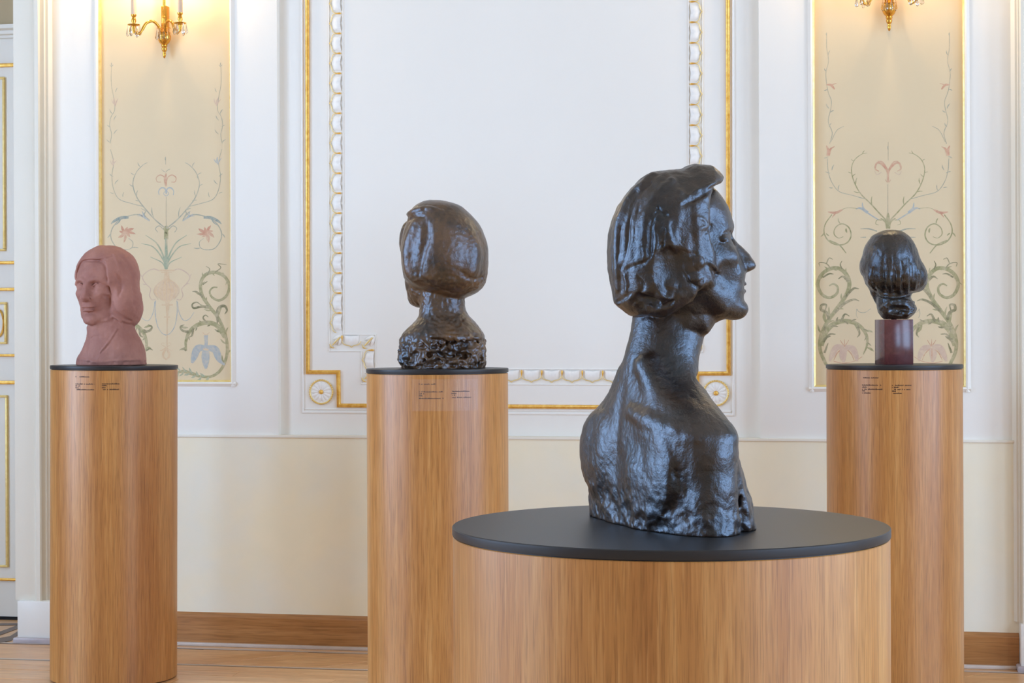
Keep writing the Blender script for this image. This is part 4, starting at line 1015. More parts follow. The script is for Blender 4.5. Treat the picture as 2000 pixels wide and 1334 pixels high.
# ------------------------------------------------------------------ large bust in profile on the low drum
def front_bust():
    mpp = FRONT_D / FPX; TZ = -381.0
    S = Sculpt((120, -310, -400), (505, 345, 345), 2.5)
    # shoulders, chest, back and neck
    F, L = (0.934, 0.357), (0.357, -0.934)
    lv = [(TZ - 8, 10, 0, 100, 136, 258, 236, 2.6), (-340, 8, 0, 101, 128, 262, 236, 2.6), (-290, 4, 0, 100, 106, 262, 236, 2.7), (-225, 0, 0, 96, 84, 250, 246, 3.0),
          (-192, 0, 0, 94, 80, 230, 250, 3.0), (-152, 0, 0, 88, 66, 172, 200, 2.6), (-122, 1, 0, 84, 63, 128, 146, 2.3), (-95, 2, 0, 80, 62, 100, 108, 2.2),
          (-58, 6, 0, 78, 66, 82, 84, 2.0), (-10, 18, -4, 76, 72, 72, 74, 2.0), (30, 28, -10, 76, 74, 70, 72, 2.0), (70, 34, -12, 70, 66, 66, 66, 2.0)]
    S.loft(lv, (F, L), (292, 25), k=4)
    tp = lambda f, l, z: (292 + F[0] * f + L[0] * l, 25 + F[1] * f + L[1] * l, z)
    S.cap([tp(-2, 214, -236), tp(0, 214, -300), tp(-4, 214, TZ)], [50, 50, 50], k=18)          # near arm stump
    S.cap([tp(0, -205, -232), tp(4, -214, -300), tp(8, -214, TZ)], [44, 42, 42], k=22)
    S.ell(tp(-76, 120, -262), (20, 84, 88), ((F[0], F[1], 0), (L[0], L[1], 0), (0, 0, 1)), k=26)  # shoulder blades
    S.ell(tp(-80, -120, -245), (24, 74, 80), ((F[0], F[1], 0), (L[0], L[1], 0), (0, 0, 1)), k=26)
    S.cap([tp(-84, 50, -158), tp(-82, 120, -172), tp(-62, 196, -186)], [13, 15, 14], k=14)       # ridge of the near shoulder blade
    S.ell(tp(-116, 120, -225), (16, 70, 30), ((F[0], F[1], 0), (L[0], L[1], 0), (0, 0, 1)), 'sub', 20)
    S.cap([tp(-100, -2, -110), tp(-112, -4, -220), tp(-116, -6, TZ)], [9, 13, 12], 'sub', 22)   # spine
    S.ell(tp(84, 90, -320), (30, 80, 80), ((F[0], F[1], 0), (L[0], L[1], 0), (0, 0, 1)), k=24)
    S.ell(tp(84, -90, -320), (30, 80, 80), ((F[0], F[1], 0), (L[0], L[1], 0), (0, 0, 1)), k=24)
    S.cap([tp(36, 70, -120), tp(38, 150, -178), tp(26, 215, -200)], [14, 13, 15], k=12)        # collar bones
    S.cap([tp(36, -100, -150), tp(38, -160, -188), tp(26, -215, -208)], [10, 11, 13], k=12)
    S.ell(tp(44, 66, -112), (24, 32, 22), mode='sub', k=16)
    S.cap([tp(-60, 60, -70), tp(-50, 120, -140), tp(-25, 190, -186)], [20, 24, 26], k=24)      # trapezius
    S.cap([tp(-50, -50, -90), tp(-45, -120, -160), tp(-25, -190, -205)], [16, 22, 24], k=24)
    S.cap([tp(58, 246, -235), tp(64, 226, -300), tp(66, 218, TZ)], [4, 11, 15], 'sub', 12)       # fold between arm and chest
    S.ell(PT(1441, 975, -142), (4, 8, 15), mode='sub', k=6)
    # head
    al = math.radians(10); hf, hl = (math.cos(al), math.sin(al)), (math.sin(al), -math.cos(al))
    O = PT(1310, 450, 0); c10 = math.cos(al)
    hp = lambda px, py: ((px - 1310) / c10, 450 - py)
    def H(px, py, l): u, z = hp(px, py); return np.array((O[0] + hf[0] * u + hl[0] * l, O[1] + hf[1] * u + hl[1] * l, O[2] + z))
    hfr = ((hf[0], hf[1], 0), (hl[0], hl[1], 0), (0, 0, 1))
    face = [(1394, 366), (1408, 383), (1420, 401), (1427, 419), (1431, 437), (1430, 446), (1427, 457), (1436, 485), (1448, 510), (1456, 530), (1455, 545), (1453, 556),
            (1455, 570), (1451, 584), (1449, 590), (1454, 598), (1456, 605), (1449, 613), (1434, 618), (1416, 622), (1396, 632), (1380, 655), (1320, 660), (1280, 600), (1280, 400), (1340, 350)]
    S.inflate([hp(*p) for p in face], [(-220, 62), (-165, 52), (-130, 66), (-60, 84), (0, 86), (80, 84)], 78, (hf, hl), O, k=5)
    hairpoly = [(1354, 317.6), (1387, 319.4), (1402, 331), (1412, 344), (1411, 353), (1398, 360), (1380, 366), (1368, 384), (1362, 410), (1371, 440), (1366, 470), (1373, 500), (1372, 522),
                (1366, 534), (1373, 556), (1360, 558), (1338, 570), (1330, 590), (1306, 606), (1284, 620), (1265, 615), (1250, 617), (1236, 618), (1222, 614), (1210, 604), (1198, 594),
                (1192, 555), (1187, 525), (1186.5, 485), (1190, 450), (1196, 425), (1207, 400), (1219, 383), (1235, 362), (1252, 346), (1273, 334), (1291, 330.5), (1312, 330), (1330, 327), (1342, 321)]
    big = [(1354, 317.6), (1387, 319.4), (1402, 331), (1412, 344), (1414, 356), (1412, 385), (1418, 410), (1424, 450), (1425, 500), (1428, 560), (1420, 640), (1300, 660), (1240, 640), (1222, 614), (1210, 604), (1198, 594),
           (1192, 555), (1187, 525), (1186.5, 485), (1190, 450), (1196, 425), (1207, 400), (1219, 383), (1235, 362), (1252, 346), (1273, 334), (1291, 330.5), (1312, 330), (1330, 327), (1342, 321)]
    S.inflate([hp(*p) for p in big], [(-180, 90), (-130, 104), (-60, 113), (0, 116), (60, 112), (130, 98)], 100, (hf, hl), O, k=2.5, clip=[hp(*p) for p in hairpoly], clip_k=12)
    # features of the face
    for sg in (1, -1):
        S.cap([H(1425, 446, 7 * sg), H(1418, 444, 28 * sg), H(1402, 450, 52 * sg), H(1388, 462, 68 * sg)], [8, 8, 7, 6], k=8)
        S.ell(H(1424, 467, 27 * sg), (17, 17, 12), hfr, 'sub', 8)
        S.ell(H(1407, 468, 30 * sg), (14, 17, 11), hfr, k=3)
        S.cap([H(1422, 463, 18 * sg), H(1419, 460, 31 * sg), H(1406, 466, 48 * sg)], 3, k=3)
        S.cap([H(1419, 474, 20 * sg), H(1415, 477, 33 * sg), H(1404, 473, 48 * sg)], 3, k=3)
        S.ell(H(1396, 503, 58 * sg), (30, 18, 18), hfr, k=16)
        S.ell(H(1408, 552, 84 * sg), (34, 20, 30), hfr, 'sub', 20)
        S.ell(H(1378, 450, 92 * sg), (18, 12, 26), hfr, 'sub', 20)
        S.cap([H(1438, 606, 16 * sg), H(1400, 596, 44 * sg), H(1360, 560, 62 * sg)], [14, 15, 16], k=24)
        S.ell(H(1455, 519, 13 * sg), (14, 8, 9), hfr, k=4)
        S.ell(H(1461, 528, 7 * sg), (7, 3.5, 3), hfr, 'sub', 2)
        S.cap([H(1448, 530, 16 * sg), H(1438, 548, 27 * sg)], [3, 4], k=7)
    nose = [(1424, 452), (1431, 463), (1440, 472), (1452, 482), (1466, 496), (1476, 511), (1479, 518), (1476, 525), (1462, 530), (1448, 533), (1436, 510), (1424, 475)]
    S.inflate([hp(*p) for p in nose], [(-90, 19), (-60, 18), (-20, 13), (10, 13)], 13, (hf, hl), O, k=12)
    S.ell(H(1450, 555, 0), (9.5, 21, 5.5), hfr, k=4); S.ell(H(1449.5, 569, 0), (9.5, 19, 6), hfr, k=4)
    S.cap([H(1460, 561.5, 0), H(1451, 562, 14), H(1440, 564, 26)], 2.2, 'sub', 3); S.cap([H(1460, 561.5, 0), H(1451, 562, -14), H(1440, 564, -26)], 2.2, 'sub', 3)
    S.ell(H(1441, 603, 0), (17, 24, 14), hfr, k=10)
    S.ell(H(1370, 520, 80), (12, 9, 22), hfr, k=8)
    # the same long locks on both sides, thrown off the surface of the hair
    Z = lambda pts: [(1120 + 0.3 * a, 290 + 0.3 * b) for a, b in pts]
    locks = [([(520, 190), (440, 260), (375, 340), (320, 480), (300, 650), (300, 850), (292, 1000)], 13),
             ([(640, 220), (560, 300), (500, 400), (470, 520), (445, 660), (428, 770)], 12),
             ([(690, 300), (640, 430), (602, 520), (590, 640), (602, 760), (565, 900), (535, 1010)], 13),
             ([(700, 350), (665, 480), (652, 600), (690, 720), (702, 850), (690, 950), (640, 1015)], 12),
             ([(780, 340), (790, 420), (800, 520), (800, 620)], 9)]
    X_ = lambda p: p[:2] if len(p) > 2 else p
    for pts, r in locks:
        S.stroke(Z(pts), [r * 0.8, r, r, r * 0.6], off=-r * 0.80, k=5, n=3)
    S.ell(S.front(1313, 530) + np.array((0, -2, 0)), (32, 17, 44), mode='sub', k=16)             # shadowy hollow over the neck
    S.ell(S.front(1262, 590) + np.array((0, -2, 0)), (30, 10, 16), mode='sub', k=12)
    Q = lambda pts: [(1090 + 0.23 * a, 327 + 0.23 * b) for a, b in pts]
    for pts, r in (([(790, 130), (640, 300), (600, 500), (580, 700), (540, 850)], 4), ([(850, 350), (790, 500), (780, 650), (770, 760), (720, 810)], 4.5), ([(560, 870), (640, 840), (720, 815)], 4),
                   ([(850, 350), (900, 400), (940, 420)], 3), ([(900, 560), (890, 640), (850, 700)], 4), ([(1040, 690), (1110, 720), (1180, 745)], 4), ([(1060, 880), (1120, 960), (1200, 1010)], 5),
                   ([(1270, 830), (1340, 900), (1370, 910)], 4), ([(480, 1160), (560, 1110), (620, 1070)], 3.5), ([(690, 1080), (720, 1000), (680, 930)], 4), ([(1000, 1060), (960, 1150), (880, 1180)], 5),
                   ([(1060, 320), (1180, 260), (1290, 190), (1340, 170)], 5), ([(540, 500), (520, 650), (500, 800)], 2.2), ([(690, 300), (660, 450), (650, 620)], 2.4), ([(1290, 470), (1290, 520), (1240, 560)], 3)):
        S.stroke(Q(pts), [r * 0.4, r, r, r * 0.5], off=0.8, mode='sub', k=3.5, n=4)
    for pts, r in (([(790, 930), (840, 1040), (900, 1100), (970, 1105), (1040, 1050), (1060, 985)], 3.4), ([(1040, 680), (1110, 705), (1150, 760), (1180, 850), (1250, 800), (1240, 740)], 3.4),
                   ([(1090, 895), (1150, 965), (1215, 1000), (1240, 950), (1190, 905)], 3.4), ([(1250, 785), (1320, 830), (1360, 885)], 4), ([(1040, 300), (1130, 230), (1250, 160), (1335, 128)], 3.6),
                   ([(560, 1080), (590, 1000), (570, 920)], 5), ([(640, 1180), (700, 1130), (760, 1160), (850, 1230)], 4), ([(1180, 420), (1240, 450), (1250, 500), (1200, 520)], 4),
                   ([(720, 640), (740, 740), (720, 790)], 6), ([(830, 560), (840, 640), (810, 760)], 5), ([(930, 520), (960, 620), (990, 700)], 6)):
        S.stroke(Q(pts), [r * 0.6, r, r, r * 0.6], off=-r * 0.25, k=2.5, n=4)
    S.ell(S.front(*Q([(960, 1000)])[0]), (14, 6, 10), k=3); S.ell(S.front(*Q([(1195, 800)])[0]), (11, 5, 10), k=3); S.ell(S.front(*Q([(1160, 940)])[0]), (12, 5, 8), k=3)
    # eye seen past the bridge of the nose, wing of the nose, line of the mouth
    S.stroke([(1427, 453), (1418, 455), (1409, 461)], [2.4, 3, 1.5], off=0.5, mode='sub', k=3)
    S.ell(S.front(1413, 467), (8, 6, 6), k=2.5)
    S.stroke([(1421, 461), (1412, 462), (1404, 468)], [1.8, 2, 1.5], off=-0.5, k=1.5)
    S.stroke([(1420, 472), (1412, 474), (1405, 471)], [1.6, 2, 1.2], off=0.4, mode='sub', k=2)
    S.stroke([(1447, 508), (1441, 518), (1443, 530)], [1.6, 2.6, 2.4], off=0.5, mode='sub', k=4)
    # modelling marks of the clay
    hairw = lambda p: ((p[:, 2] > 30) & (p[:, 0] < 365)).astype(float)
    S.rough(1.4, 1 / 12, 3, (1, 1, 0.3), hairw)
    bodyw = lambda p: np.clip((-80 - p[:, 2]) / 180, 0.15, 1.0)
    S.rough(5.0, 1 / 60, 4, weight=bodyw)
    S.rough(1.6, 1 / 26, 5, weight=bodyw)
    S.rough(5.0, 1 / 34, 8, weight=lambda p: np.clip((-270 - p[:, 2]) / 80, 0, 1), ridged=True)
    S.rough(2.2, 1 / 12, 9, weight=lambda p: 0.04 + 0.96 * np.clip((-300 - p[:, 2]) / 70, 0, 1), ridged=True)
    S.rough(1.3, 1 / 6.5, 6, weight=lambda p: np.where((p[:, 0] > 375) & (p[:, 2] > 0), 0.35, 0.7) * (0.7 + 0.3 * np.clip((-200 - p[:, 2]) / 150, 0, 1)))
    X, Y, Zz = np.meshgrid(*S.ax, indexing='ij', sparse=True)
    S.d = np.maximum(S.d, (TZ - Zz).astype(np.float32))
    o = S.mesh('bronze_bust', 'bronze', mpp, TZ, FRONT_H)
    return tag(o, 'large dark bronze bust in right-facing profile, seen from behind, on the low front drum', 'bust')

# ------------------------------------------------------------------ centre bust seen from behind
def lv_(rows, dh_c=0.0, pw=2.1):
    out = []
    for r in rows:
        py, a, b, dh = r[:4]; dc = r[4] if len(r) > 4 else dh_c
        p0 = PT((a + b) / 2, py, 0); z = p0[2]; w = (b - a) / 2
        out.append((z, dc, p0[0], dh, dh, w, w, r[5] if len(r) > 5 else pw))
    return out

def centre_bust():
    mpp = 5.573 / FPX; TZ = -0.114 / mpp
    S = Sculpt((-240, -112, TZ - 6), (-30, 112, 265), 1.55)
    S.loft(lv_([(390.5, 836, 860, 12), (394, 824, 876, 34), (402, 810, 898, 54), (414, 800, 914, 66), (430, 795, 930, 76), (449, 788, 942, 84), (480, 783, 952, 90), (510, 784, 954, 91), (530, 786, 953, 88),
                (545, 790, 950.6, 82), (560, 808, 944, 70), (570, 832, 934, 56), (580, 862, 914, 36), (584, 875, 902, 20)]), k=3)
    S.ell(PT(834, 548, 34), (44, 48, 52), k=6)
    S.ell(PT(817, 580, 46), (20, 26, 20), k=10)
    S.ell(PT(800, 470, 62), (20, 26, 40), k=10)                       # brow side of the face, turned away
    S.loft(lv_([(540, 822, 906, 42, 6), (575, 820, 907, 43, 6), (600, 820, 908, 43, 6), (611, 819, 912, 44, 6), (620, 816, 919, 48, 6), (630, 808, 929, 53, 4), (640, 797, 937, 58, 2), (652, 787, 945, 64, 0),
                (672, 780, 948, 68, 0), (690, 778, 949, 70, 0), (706, 781, 949, 70, 0), (714, 784, 946, 69, 0), (724, 788, 942, 67, 0)], pw=2.4), k=6)
    Z = lambda pts: [(740 + 0.2925 * a, 370 + 0.2925 * b) for a, b in pts]
    S.stroke(Z([(200, 165), (250, 145), (330, 130), (420, 150)]), [5, 7, 5], off=-3, k=4)
    S.stroke(Z([(195, 205), (240, 185), (300, 180)]), [2, 3, 1.5], off=0, mode='sub', k=3)
    S.stroke(Z([(320, 240), (315, 330), (290, 430), (262, 560)]), [2, 4, 4, 2], off=1.6, mode='sub', k=12)
    S.stroke(Z([(250, 240), (215, 330), (200, 430), (215, 540), (240, 590)]), [8, 12, 12, 8], off=-10, k=14)
    S.stroke(Z([(610, 330), (620, 430), (600, 530), (560, 590)]), [10, 17, 17, 10], off=-14, k=14)
    S.stroke(Z([(290, 600), (400, 660), (520, 700), (640, 660)]), [3, 4, 4, 3], off=1.5, mode='sub', k=5)
    S.stroke(Z([(560, 560), (620, 600), (690, 590)]), [3, 4, 2], off=1, mode='sub', k=4)
    # rough broken hollow at the back of the shoulders
    rs = np.random.RandomState(5)
    S.ell(S.front(894, 684) + np.array((0, 2, 0)), (46, 15, 20), mode='sub', k=4)
    S.stroke(Z([(370, 1010), (470, 1030), (560, 1040), (660, 1020)]), [7, 10, 10, 7], off=2, mode='sub', k=3)
    S.stroke(Z([(400, 1100), (500, 1110), (580, 1120)]), [8, 11, 8], off=1, mode='sub', k=3)
    for _ in range(34):
        px, py = rs.uniform(838, 944), rs.uniform(664, 714)
        p = S.front(px, py); S.ell(p + rs.uniform(-2, 2, 3), rs.uniform(3, 8, 3), mode='sub' if rs.rand() < 0.75 else 'add', k=2)
    for _ in range(16):
        px, py = rs.uniform(782, 840), rs.uniform(668, 716)
        p = S.front(px, py); S.ell(p, rs.uniform(2.5, 6, 3), mode='sub' if rs.rand() < 0.6 else 'add', k=2)
    S.stroke(Z([(350, 985), (450, 980), (560, 990), (680, 985)]), [3, 4, 4, 3], off=-1, k=3)
    zb = PT(0, 655, 0)[2]
    low = lambda p: np.clip((-8 - p[:, 2]) / 14, 0, 1)
    S.rough(4.2, 1 / 13, 2, weight=low, ridged=True); S.rough(2.6, 1 / 6, 3, weight=low)
    S.rough(1.4, 1 / 30, 4); S.rough(0.6, 1 / 7, 5, ridged=True)
    S.rough(1.2, 1 / 5, 7, weight=lambda p: np.clip((125 - p[:, 2]) / 30, 0.25, 1))
    X, Y, Zz = np.meshgrid(*S.ax, indexing='ij', sparse=True); S.d = np.maximum(S.d, (TZ - Zz).astype(np.float32))
    o = S.mesh('bronze_bust', 'bronze_brown', mpp, TZ, PED_H)
    return tag(o, 'brown-black bronze bust with smooth bobbed hair seen from behind on the middle pedestal', 'bust')

# ------------------------------------------------------------------ terracotta bust facing half left
def left_bust():
    mpp = 6.322 / FPX; TZ = -0.114 / mpp
    S = Sculpt((-872, -92, TZ - 6), (-700, 88, 184), 1.15)
    ph = math.radians(20); hf, hl = (-math.sin(ph), -math.cos(ph)), (math.cos(ph), -math.sin(ph))
    O = PT(200.5, 560, 0); fr = ((hf[0], hf[1], 0), (hl[0], hl[1], 0), (0, 0, 1))
    H = lambda f, l, z: np.array((O[0] + hf[0] * f + hl[0] * l, O[1] + hf[1] * f + hl[1] * l, O[2] + z))
    # hair first, then the face is let into it
    S.ell(PT(210, 537, 4), (62, 62, 58), k=4)
    S.ell(PT(243, 592, -10), (33, 44, 47), k=16)
    S.ell(PT(232, 592, 34), (40, 40, 46), k=16)
    S.ell(PT(262, 605, -2), (15, 26, 31), k=10)
    w = lambda z, cf, bk, la, p: (O[2] + z, cf, 0, bk, 60, la, la, p)
    S.loft([w(-84, 60, 52, 30, 3), w(-60, 60, 56, 37, 3.5), (w(-20, 60, 52, 40, 4)), w(20, 60, 44, 39, 4), w(40, 60, 34, 36, 3.5), w(49, 60, 24, 30, 3), w(53, 62, 14, 22, 2.5)],
           (hf, hl), (O[0], O[1]), k=4, mode='sub')                  # window of the face
    # face
    S.ell(H(6, 1, 16), (51, 44, 48), fr, k=2)
    S.ell(H(10, 24, 22), (36, 22, 34), fr, k=8)
    S.ell(H(14, 0, -16), (44, 38, 53), fr, k=6)
    for sg in (1, -1):
        S.cap([H(55, 5 * sg, 8), H(53, 14 * sg, 11.5), H(46, 26 * sg, 10.5), H(38, 34 * sg, 4)], [4.4, 5.2, 5.0, 3.4], k=5)
        S.ell(H(58, 18.5 * sg, 0.5), (13, 13, 7.5), fr, 'sub', 5)
        S.ell(H(42.5, 18.5 * sg, -0.5), (8.2, 10.5, 6.4), fr, k=1.6)
        S.cap([H(50, 8.5 * sg, -1), H(51.2, 18 * sg, 4.4), H(42.5, 30 * sg, -1)], 1.9, k=1.2)
        S.cap([H(49.5, 9 * sg, -3), H(49.2, 18 * sg, -6), H(42.5, 29 * sg, -3)], 1.6, k=1.2)
        S.ell(H(38, 22 * sg, -14), (13, 10, 8), fr, k=10)
        S.ell(H(46, 36 * sg, -40), (9, 9, 12), fr, 'sub', 10)
        S.cap([H(42, 7 * sg, -65), H(28, 22 * sg, -58), H(8, 33 * sg, -36)], [8, 8, 9], k=10)
        S.ell(H(56, 8.5 * sg, -24.5), (7, 5.4, 4.8), fr, k=3)
        S.cap([H(60, 9 * sg, -24), H(53, 16 * sg, -36)], 1.5, 'sub', 4)
    S.cap([H(53, 0, 8), H(58, 0, -8), H(63, 0, -21), H(61.5, 0, -25)], [5, 5.6, 7.2, 5.6], k=5)
    S.ell(H(50, 0, -40), (7, 12, 8), fr, k=6)
    S.ell(H(53, 0, -40.2), (6, 15, 3.4), fr, k=2.2); S.ell(H(52.3, 0, -47.2), (6, 13, 3.9), fr, k=2.2)
    S.cap([H(59, 0, -43.6), H(56, 7, -43.4), H(50, 14, -43.8)], 1.1, 'sub', 1.5); S.cap([H(59, 0, -43.6), H(56, -7, -43.4), H(50, -14, -43.8)], 1.1, 'sub', 1.5)
    S.ell(H(59, 0, -54), (6, 11, 3.2), fr, 'sub', 4)
    S.ell(H(44, 0, -64), (10, 12, 9), fr, k=8)
    # neck, shoulders
    S.cap([H(4, 4, -40), PT(216, 650, -2)], [34, 40], k=8)
    S.loft(lv_([(628, 180, 250, 34, -6), (638, 172, 262, 40, -4), (650, 171.5, 267, 44, -2), (664, 169, 274, 48, 0), (684, 160.5, 281.5, 53, 0), (700, 152, 284.5, 56, 0), (710, 150, 285, 57, 0), (718, 150, 285, 57, 0)], pw=2.3), k=5)
    Z = lambda pts: [(130 + 0.2098 * a, 460 + 0.2098 * b) for a, b in pts]
    # deepen the eyes and the wings of the nose where they show
    # hair line, parting, locks
    S.stroke(Z([(440, 190), (340, 225), (240, 240), (160, 238)]), [1.2, 1.8, 1.8, 1.2], off=0.6, mode='sub', k=2)
    S.stroke(Z([(440, 180), (470, 260), (500, 340)]), [1.5, 2.2, 1.5], off=-0.5, k=2)
    S.stroke(Z([(448, 345), (490, 420), (498, 500), (485, 560)]), [2, 4.4, 4.4, 2], off=1.0, mode='sub', k=3)
    S.stroke(Z([(425, 630), (450, 710), (540, 780), (600, 800)]), [2, 3, 3, 2], off=0.5, mode='sub', k=3)
    S.stroke(Z([(345, 560), (385, 575)]), [2, 2.4], off=0.8, mode='sub', k=4)
    S.stroke(Z([(520, 200), (600, 330), (630, 480), (640, 640)]), [2, 2.4, 2], off=1, mode='sub', k=8)
    # collar, cravat, lapels
    S.stroke(Z([(335, 800), (385, 785), (430, 755)]), [2.6, 3.6, 2.6], off=-1.0, k=2)
    S.stroke(Z([(430, 755), (500, 800), (530, 870)]), [2, 2.4, 1.6], off=-0.6, k=2)
    S.stroke(Z([(215, 975), (245, 945), (300, 938)]), [1.2, 1.9, 1.4], off=0.6, mode='sub', k=1.5)
    S.stroke(Z([(470, 870), (400, 980), (310, 1090)]), [1.5, 2.1, 1.5], off=-0.4, k=1.6)
    S.stroke(Z([(480, 880), (412, 990), (322, 1100)]), [1.0, 1.6, 1.0], off=0.5, mode='sub', k=1.5)
    S.stroke(Z([(205, 900), (200, 1000), (195, 1120)]), [1, 1.6, 1], off=0.5, mode='sub', k=2)
    S.stroke(Z([(110, 1150), (300, 1180), (500, 1165), (735, 1160)]), [2.2, 2.6, 2.2], off=-0.8, k=2)
    S.rough(1.1, 1 / 16, 2); S.rough(0.45, 1 / 5, 3)
    S.rough(1.2, 1 / 7, 4, weight=lambda p: np.clip((-48 - p[:, 2]) / 10, 0, 1))
    X, Y, Zz = np.meshgrid(*S.ax, indexing='ij', sparse=True); S.d = np.maximum(S.d, (TZ - Zz).astype(np.float32))
    o = S.mesh('terracotta_bust', 'terracotta', mpp, TZ, PED_H + 0.0009)
    return tag(o, 'reddish terracotta bust of a long-haired man facing half left', 'bust')

# ------------------------------------------------------------------ bronze head on a stone block
def right_bust():
    mpp = 5.885 / FPX; base = at_depth(1745.9, 5.885, PED_H)
    root = empty('bronze_bust', base, YAW)
    tag(root, 'small dark bronze head seen from behind, mounted on a red stone block', 'bust')
    a = 0.0475; z1 = 87.5 * mpp
    q = MB(); q.box(-a, a, -a, a, 0.0, z1, bev=0.0016); blk = q.build('stone_block', 'red_stone', root)
    blk.rotation_euler = (0, 0, math.radians(7.5)); blk['label'] = 'polished dark red stone block'
    q = MB(); q.lathe([(0.009, z1), (0.009, z1 + 0.006)], 16); q.build('mounting_pin', 'black', root)
    S = Sculpt((672, -72, 18), (822, 72, 204), 1.25)
    S.loft(lv_([(448, 1731, 1749, 8), (451, 1721, 1760, 24), (458, 1706, 1771, 38), (466, 1699, 1779, 45), (480, 1690, 1787, 52), (500, 1685, 1794, 57), (520, 1683, 1800, 58), (535, 1686, 1803, 57), (548, 1689, 1803, 54),
                (558, 1694, 1799, 47), (566, 1704, 1790, 38), (573, 1716, 1776, 24)]), k=3)
    S.ell(PT(1787, 541, 0), (22, 32, 29), k=16)
    S.ell(PT(1688, 520, 8), (8, 20, 16), k=8)
    S.cap([PT(1706, 556, 22), PT(1712, 575, 26), PT(1718, 588, 22)], [11, 10, 8], k=8)
    S.loft(lv_([(560, 1714, 1776, 29), (576, 1713.5, 1777, 30), (586, 1713, 1780, 32), (596, 1713.5, 1787, 34), (603, 1714.5, 1789, 35), (612, 1718, 1785, 32), (618, 1723, 1778, 27), (623, 1728, 1770, 21)], pw=2.3), k=5)
    Z = lambda pts: [(1650 + 0.2323 * a, 430 + 0.2323 * b) for a, b in pts]
    for pts, r in (([(230, 430), (225, 500), (250, 560)], 8), ([(370, 400), (370, 480), (385, 580)], 8),
                   ([(450, 380), (455, 470), (455, 590)], 8), ([(510, 340), (525, 440), (525, 590)], 7), ([(580, 360), (600, 470), (590, 570)], 8)):
        S.stroke(Z(pts), [r * 0.5, r, r, r * 0.8], off=-r * 0.72, k=6)
    for pts, r in (([(325, 330), (318, 450), (335, 590)], 2.6), ([(408, 330), (412, 460), (415, 590)], 2.8), ([(475, 340), (485, 460), (490, 590)], 2.6), ([(545, 350), (555, 470), (550, 590)], 3), ([(240, 400), (235, 500), (260, 590)], 2.4),
                   ([(612, 380), (625, 470), (615, 570)], 2)):
        S.stroke(Z(pts), [r * 0.4, r, r * 1.1], off=0.6, mode='sub', k=2.5)
    S.stroke(Z([(270, 625), (340, 640), (450, 645), (545, 625)]), [2, 2.5, 2], off=0.4, mode='sub', k=3)
    S.stroke(Z([(300, 745), (370, 690), (450, 668), (520, 680), (580, 690)]), [2.4, 3, 3, 2.4], off=-1.2, k=2)
    c = S.front(*Z([(440, 755)])[0]); S.ell(c + np.array((0, -4, 0)), (27, 14, 11), mode='sub', k=3)
    S.stroke(Z([(470, 770), (520, 785), (560, 770)]), [3, 4, 3], off=-1, k=2)
    S.rough(1.4, 1 / 12, 3, (1, 1, 0.4), lambda p: np.clip((150 - p[:, 2]) / 40, 0.15, 1)); S.rough(0.6, 1 / 5, 4, (1, 1, 0.6))
    S.rough(1.4, 1 / 8, 5, weight=lambda p: np.clip((58 - p[:, 2]) / 14, 0, 1), ridged=True)
    o = S.mesh('cast_head', 'bronze_small', mpp, 0, 0)
    loc = Vector((o.location.x, o.location.y, PED_H + z1 + 0.001))
    o.parent = root; o.location = Matrix.Rotation(-YAW, 3, 'Z') @ (loc - base); o.rotation_euler = (0, 0, 0)
    return root
t = NT('red_stone'); v = t.coords()
n = t.noise(v, 40, 6, 0.65, 0.8)
MAT['red_stone'] = t.set(t.ramp(n, [(0.3, lin((84, 40, 38))), (0.7, lin((104, 56, 52)))]), 0.18, 0, 0.5)

front_bust(); centre_bust(); left_bust(); right_bust()
# ================================================================== wall lights
MAT['candle'] = paint_mat('cream_candle_sleeve', (228, 196, 164), 0.5, 0.05, 20)
t = NT('candle_bulb'); t.b.inputs['Emission Color'].default_value = (1.0, 0.80, 0.52, 1); t.b.inputs['Emission Strength'].default_value = 40.0
MAT['bulb'] = t.set((1, 0.9, 0.75), 0.3)
t = NT('crystal'); t.b.inputs['Transmission Weight'].default_value = 1.0; t.b.inputs['IOR'].default_value = 1.5
MAT['crystal'] = t.set((0.97, 0.97, 0.98), 0.03)
CRY = {}
def crystal(parent, x, y, z, L_=0.034, tilt=0.0, name='crystal_drop'):
    if 'me' not in CRY:
        q = MB(); q.lathe([(0.0006, 0.0), (0.0016, -0.008), (0.0042, -0.020), (0.0066, -0.030), (0.0056, -0.034), (0.001, -0.038)], 6)
        o = q.build('crystal_drop', 'crystal', parent, smooth=0); CRY['me'] = o.data
    else:
        o = put(None, CRY['me'], name, parent)
    o.location = (x, y, z); o.scale = (1, 1, L_ / 0.034); o.rotation_euler = (0, tilt, random.uniform(0, 3)); return o
BULB_W = 4.5
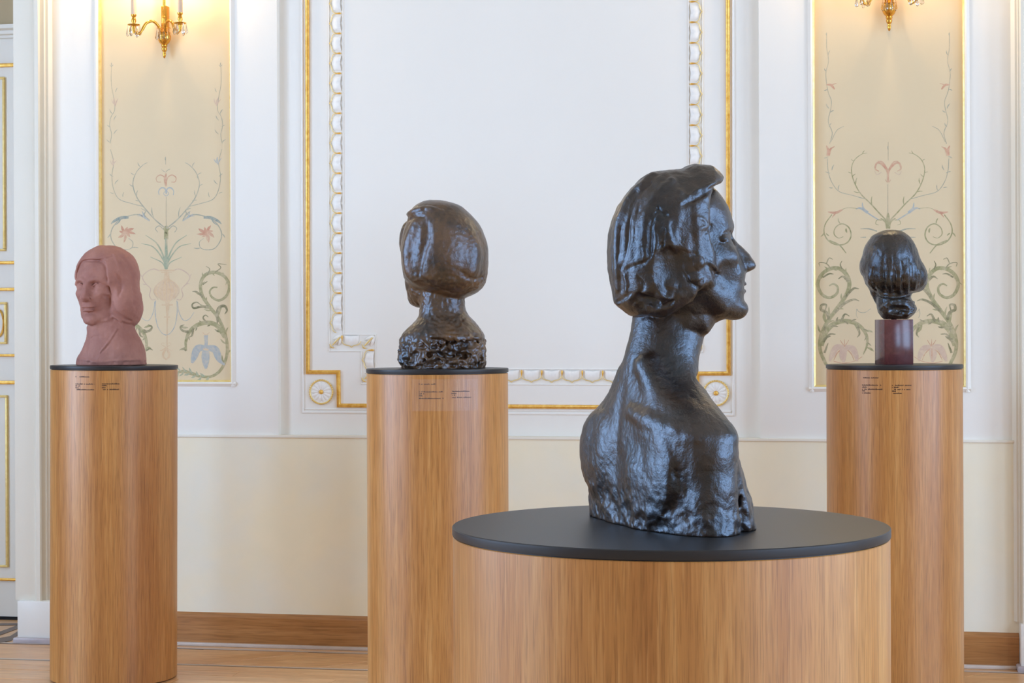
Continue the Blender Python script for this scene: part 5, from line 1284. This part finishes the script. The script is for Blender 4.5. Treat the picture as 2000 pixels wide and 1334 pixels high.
def sconce(px, py, label):
    p = on_wall(px, py, Y_PIL + 0.014)
    root = empty('wall_sconce', (p.x, Y_PIL + 0.014, p.z)); tag(root, label, 'wall lamp', 'gilt crystal wall sconces')
    q = MB()                                             # turned body with finial, standing just off the wall
    q.lathe([(0.0006, 0.0), (0.003, 0.002), (0.0058, 0.010), (0.0066, 0.017), (0.0050, 0.022), (0.0062, 0.025), (0.0098, 0.031), (0.0108, 0.037), (0.0090, 0.042), (0.0118, 0.046), (0.0120, 0.049), (0.0100, 0.051),
             (0.0190, 0.060), (0.0245, 0.072), (0.0255, 0.084), (0.0215, 0.093), (0.0240, 0.097), (0.0170, 0.102), (0.0075, 0.108), (0.0060, 0.150), (0.0085, 0.156), (0.0060, 0.162), (0.0055, 0.230), (0.0090, 0.238), (0.0120, 0.250), (0.0060, 0.262), (0.0050, 0.330), (0.011, 0.340), (0.013, 0.352), (0.004, 0.372), (0.0008, 0.384)], 24)
    q.v = [(x, y - 0.026, z) for x, y, z in q.v]; q.build('turned_body', 'brass', root, smooth=40)
    q = MB(); q.box(-0.012, 0.012, -0.030, 0.0, 0.075, 0.20, bev=0.004); q.build('wall_bracket', 'brass', root)
    for (ax, ay) in ((-0.092, -0.10), (0.092, -0.10)):
        arm = MB()
        b = [(0.10, -0.026 / 1), ]
        pts = spline([(ax * 0.08, -0.036, 0.094), (ax * 0.16, -0.050, 0.120), (ax * 0.34, -0.064, 0.136), (ax * 0.56, -0.078, 0.126), (ax * 0.70, -0.086, 0.100), (ax * 0.80, -0.092, 0.086), (ax * 0.94, -0.098, 0.088), (ax, -0.10, 0.100), (ax, -0.10, 0.118)], 5)
        arm.tube(pts, [0.0055] * 20 + [0.0045] * (len(pts) - 20), 8)
        A = arm.build('curved_arm', 'brass', root, smooth=60)
        q = MB(); q.lathe([(0.002, 0.086), (0.0045, 0.094), (0.006, 0.104), (0.0075, 0.112), (0.0220, 0.1165), (0.0235, 0.1195), (0.0215, 0.1195), (0.0080, 0.118), (0.0060, 0.124), (0.0095, 0.132), (0.0085, 0.140), (0.0060, 0.146), (0.0100, 0.152), (0.0105, 0.157), (0.0090, 0.158)], 24, (ax, ay, 0))
        q.build('drip_pan', 'brass', A, smooth=50)
        q = MB(); q.lathe([(0.0098, 0.157), (0.0098, 0.268), (0.0085, 0.270)], 20, (ax, ay, 0)); q.build('candle_sleeve', 'candle', A, smooth=50)
        q = MB(); q.lathe([(0.004, 0.270), (0.009, 0.280), (0.013, 0.298), (0.011, 0.318), (0.005, 0.340), (0.001, 0.352)], 16, (ax, ay, 0)); q.build('candle_bulb', 'bulb', A, smooth=60)
        for k in range(6):
            a = k * math.pi / 3 + 0.35
            crystal(A, ax + 0.0222 * math.cos(a), ay + 0.0222 * math.sin(a), 0.1165, 0.034 + 0.004 * (k % 2))
        ld = bpy.data.lights.new('candle_light', 'POINT'); ld.energy = BULB_W; ld.color = (1.0, 0.74, 0.42); ld.shadow_soft_size = 0.014
        lo = bpy.data.objects.new('candle_light', ld); COL.objects.link(lo); lo.parent = A; lo.location = (ax, ay - 0.0, 0.385)
    for k, (x, y) in enumerate(((-0.022, -0.045), (-0.008, -0.055), (0.008, -0.055), (0.022, -0.045))):
        crystal(root, x, y, 0.112, 0.040)
    q = MB(); ring = [(0.026 * math.cos(a), -0.026 + 0.030 * math.sin(a) - 0.002, 0.113) for a in np.linspace(math.pi, 2 * math.pi, 12)]; q.tube(ring, 0.0014, 6); q.build('crystal_ring', 'brass', root, smooth=60)
    return root
sconce(326, 116, 'gilt wall sconce with crystal drops above the terracotta bust')
sconce(1736.5, 63, 'gilt wall sconce with crystal drops above the small bronze head')
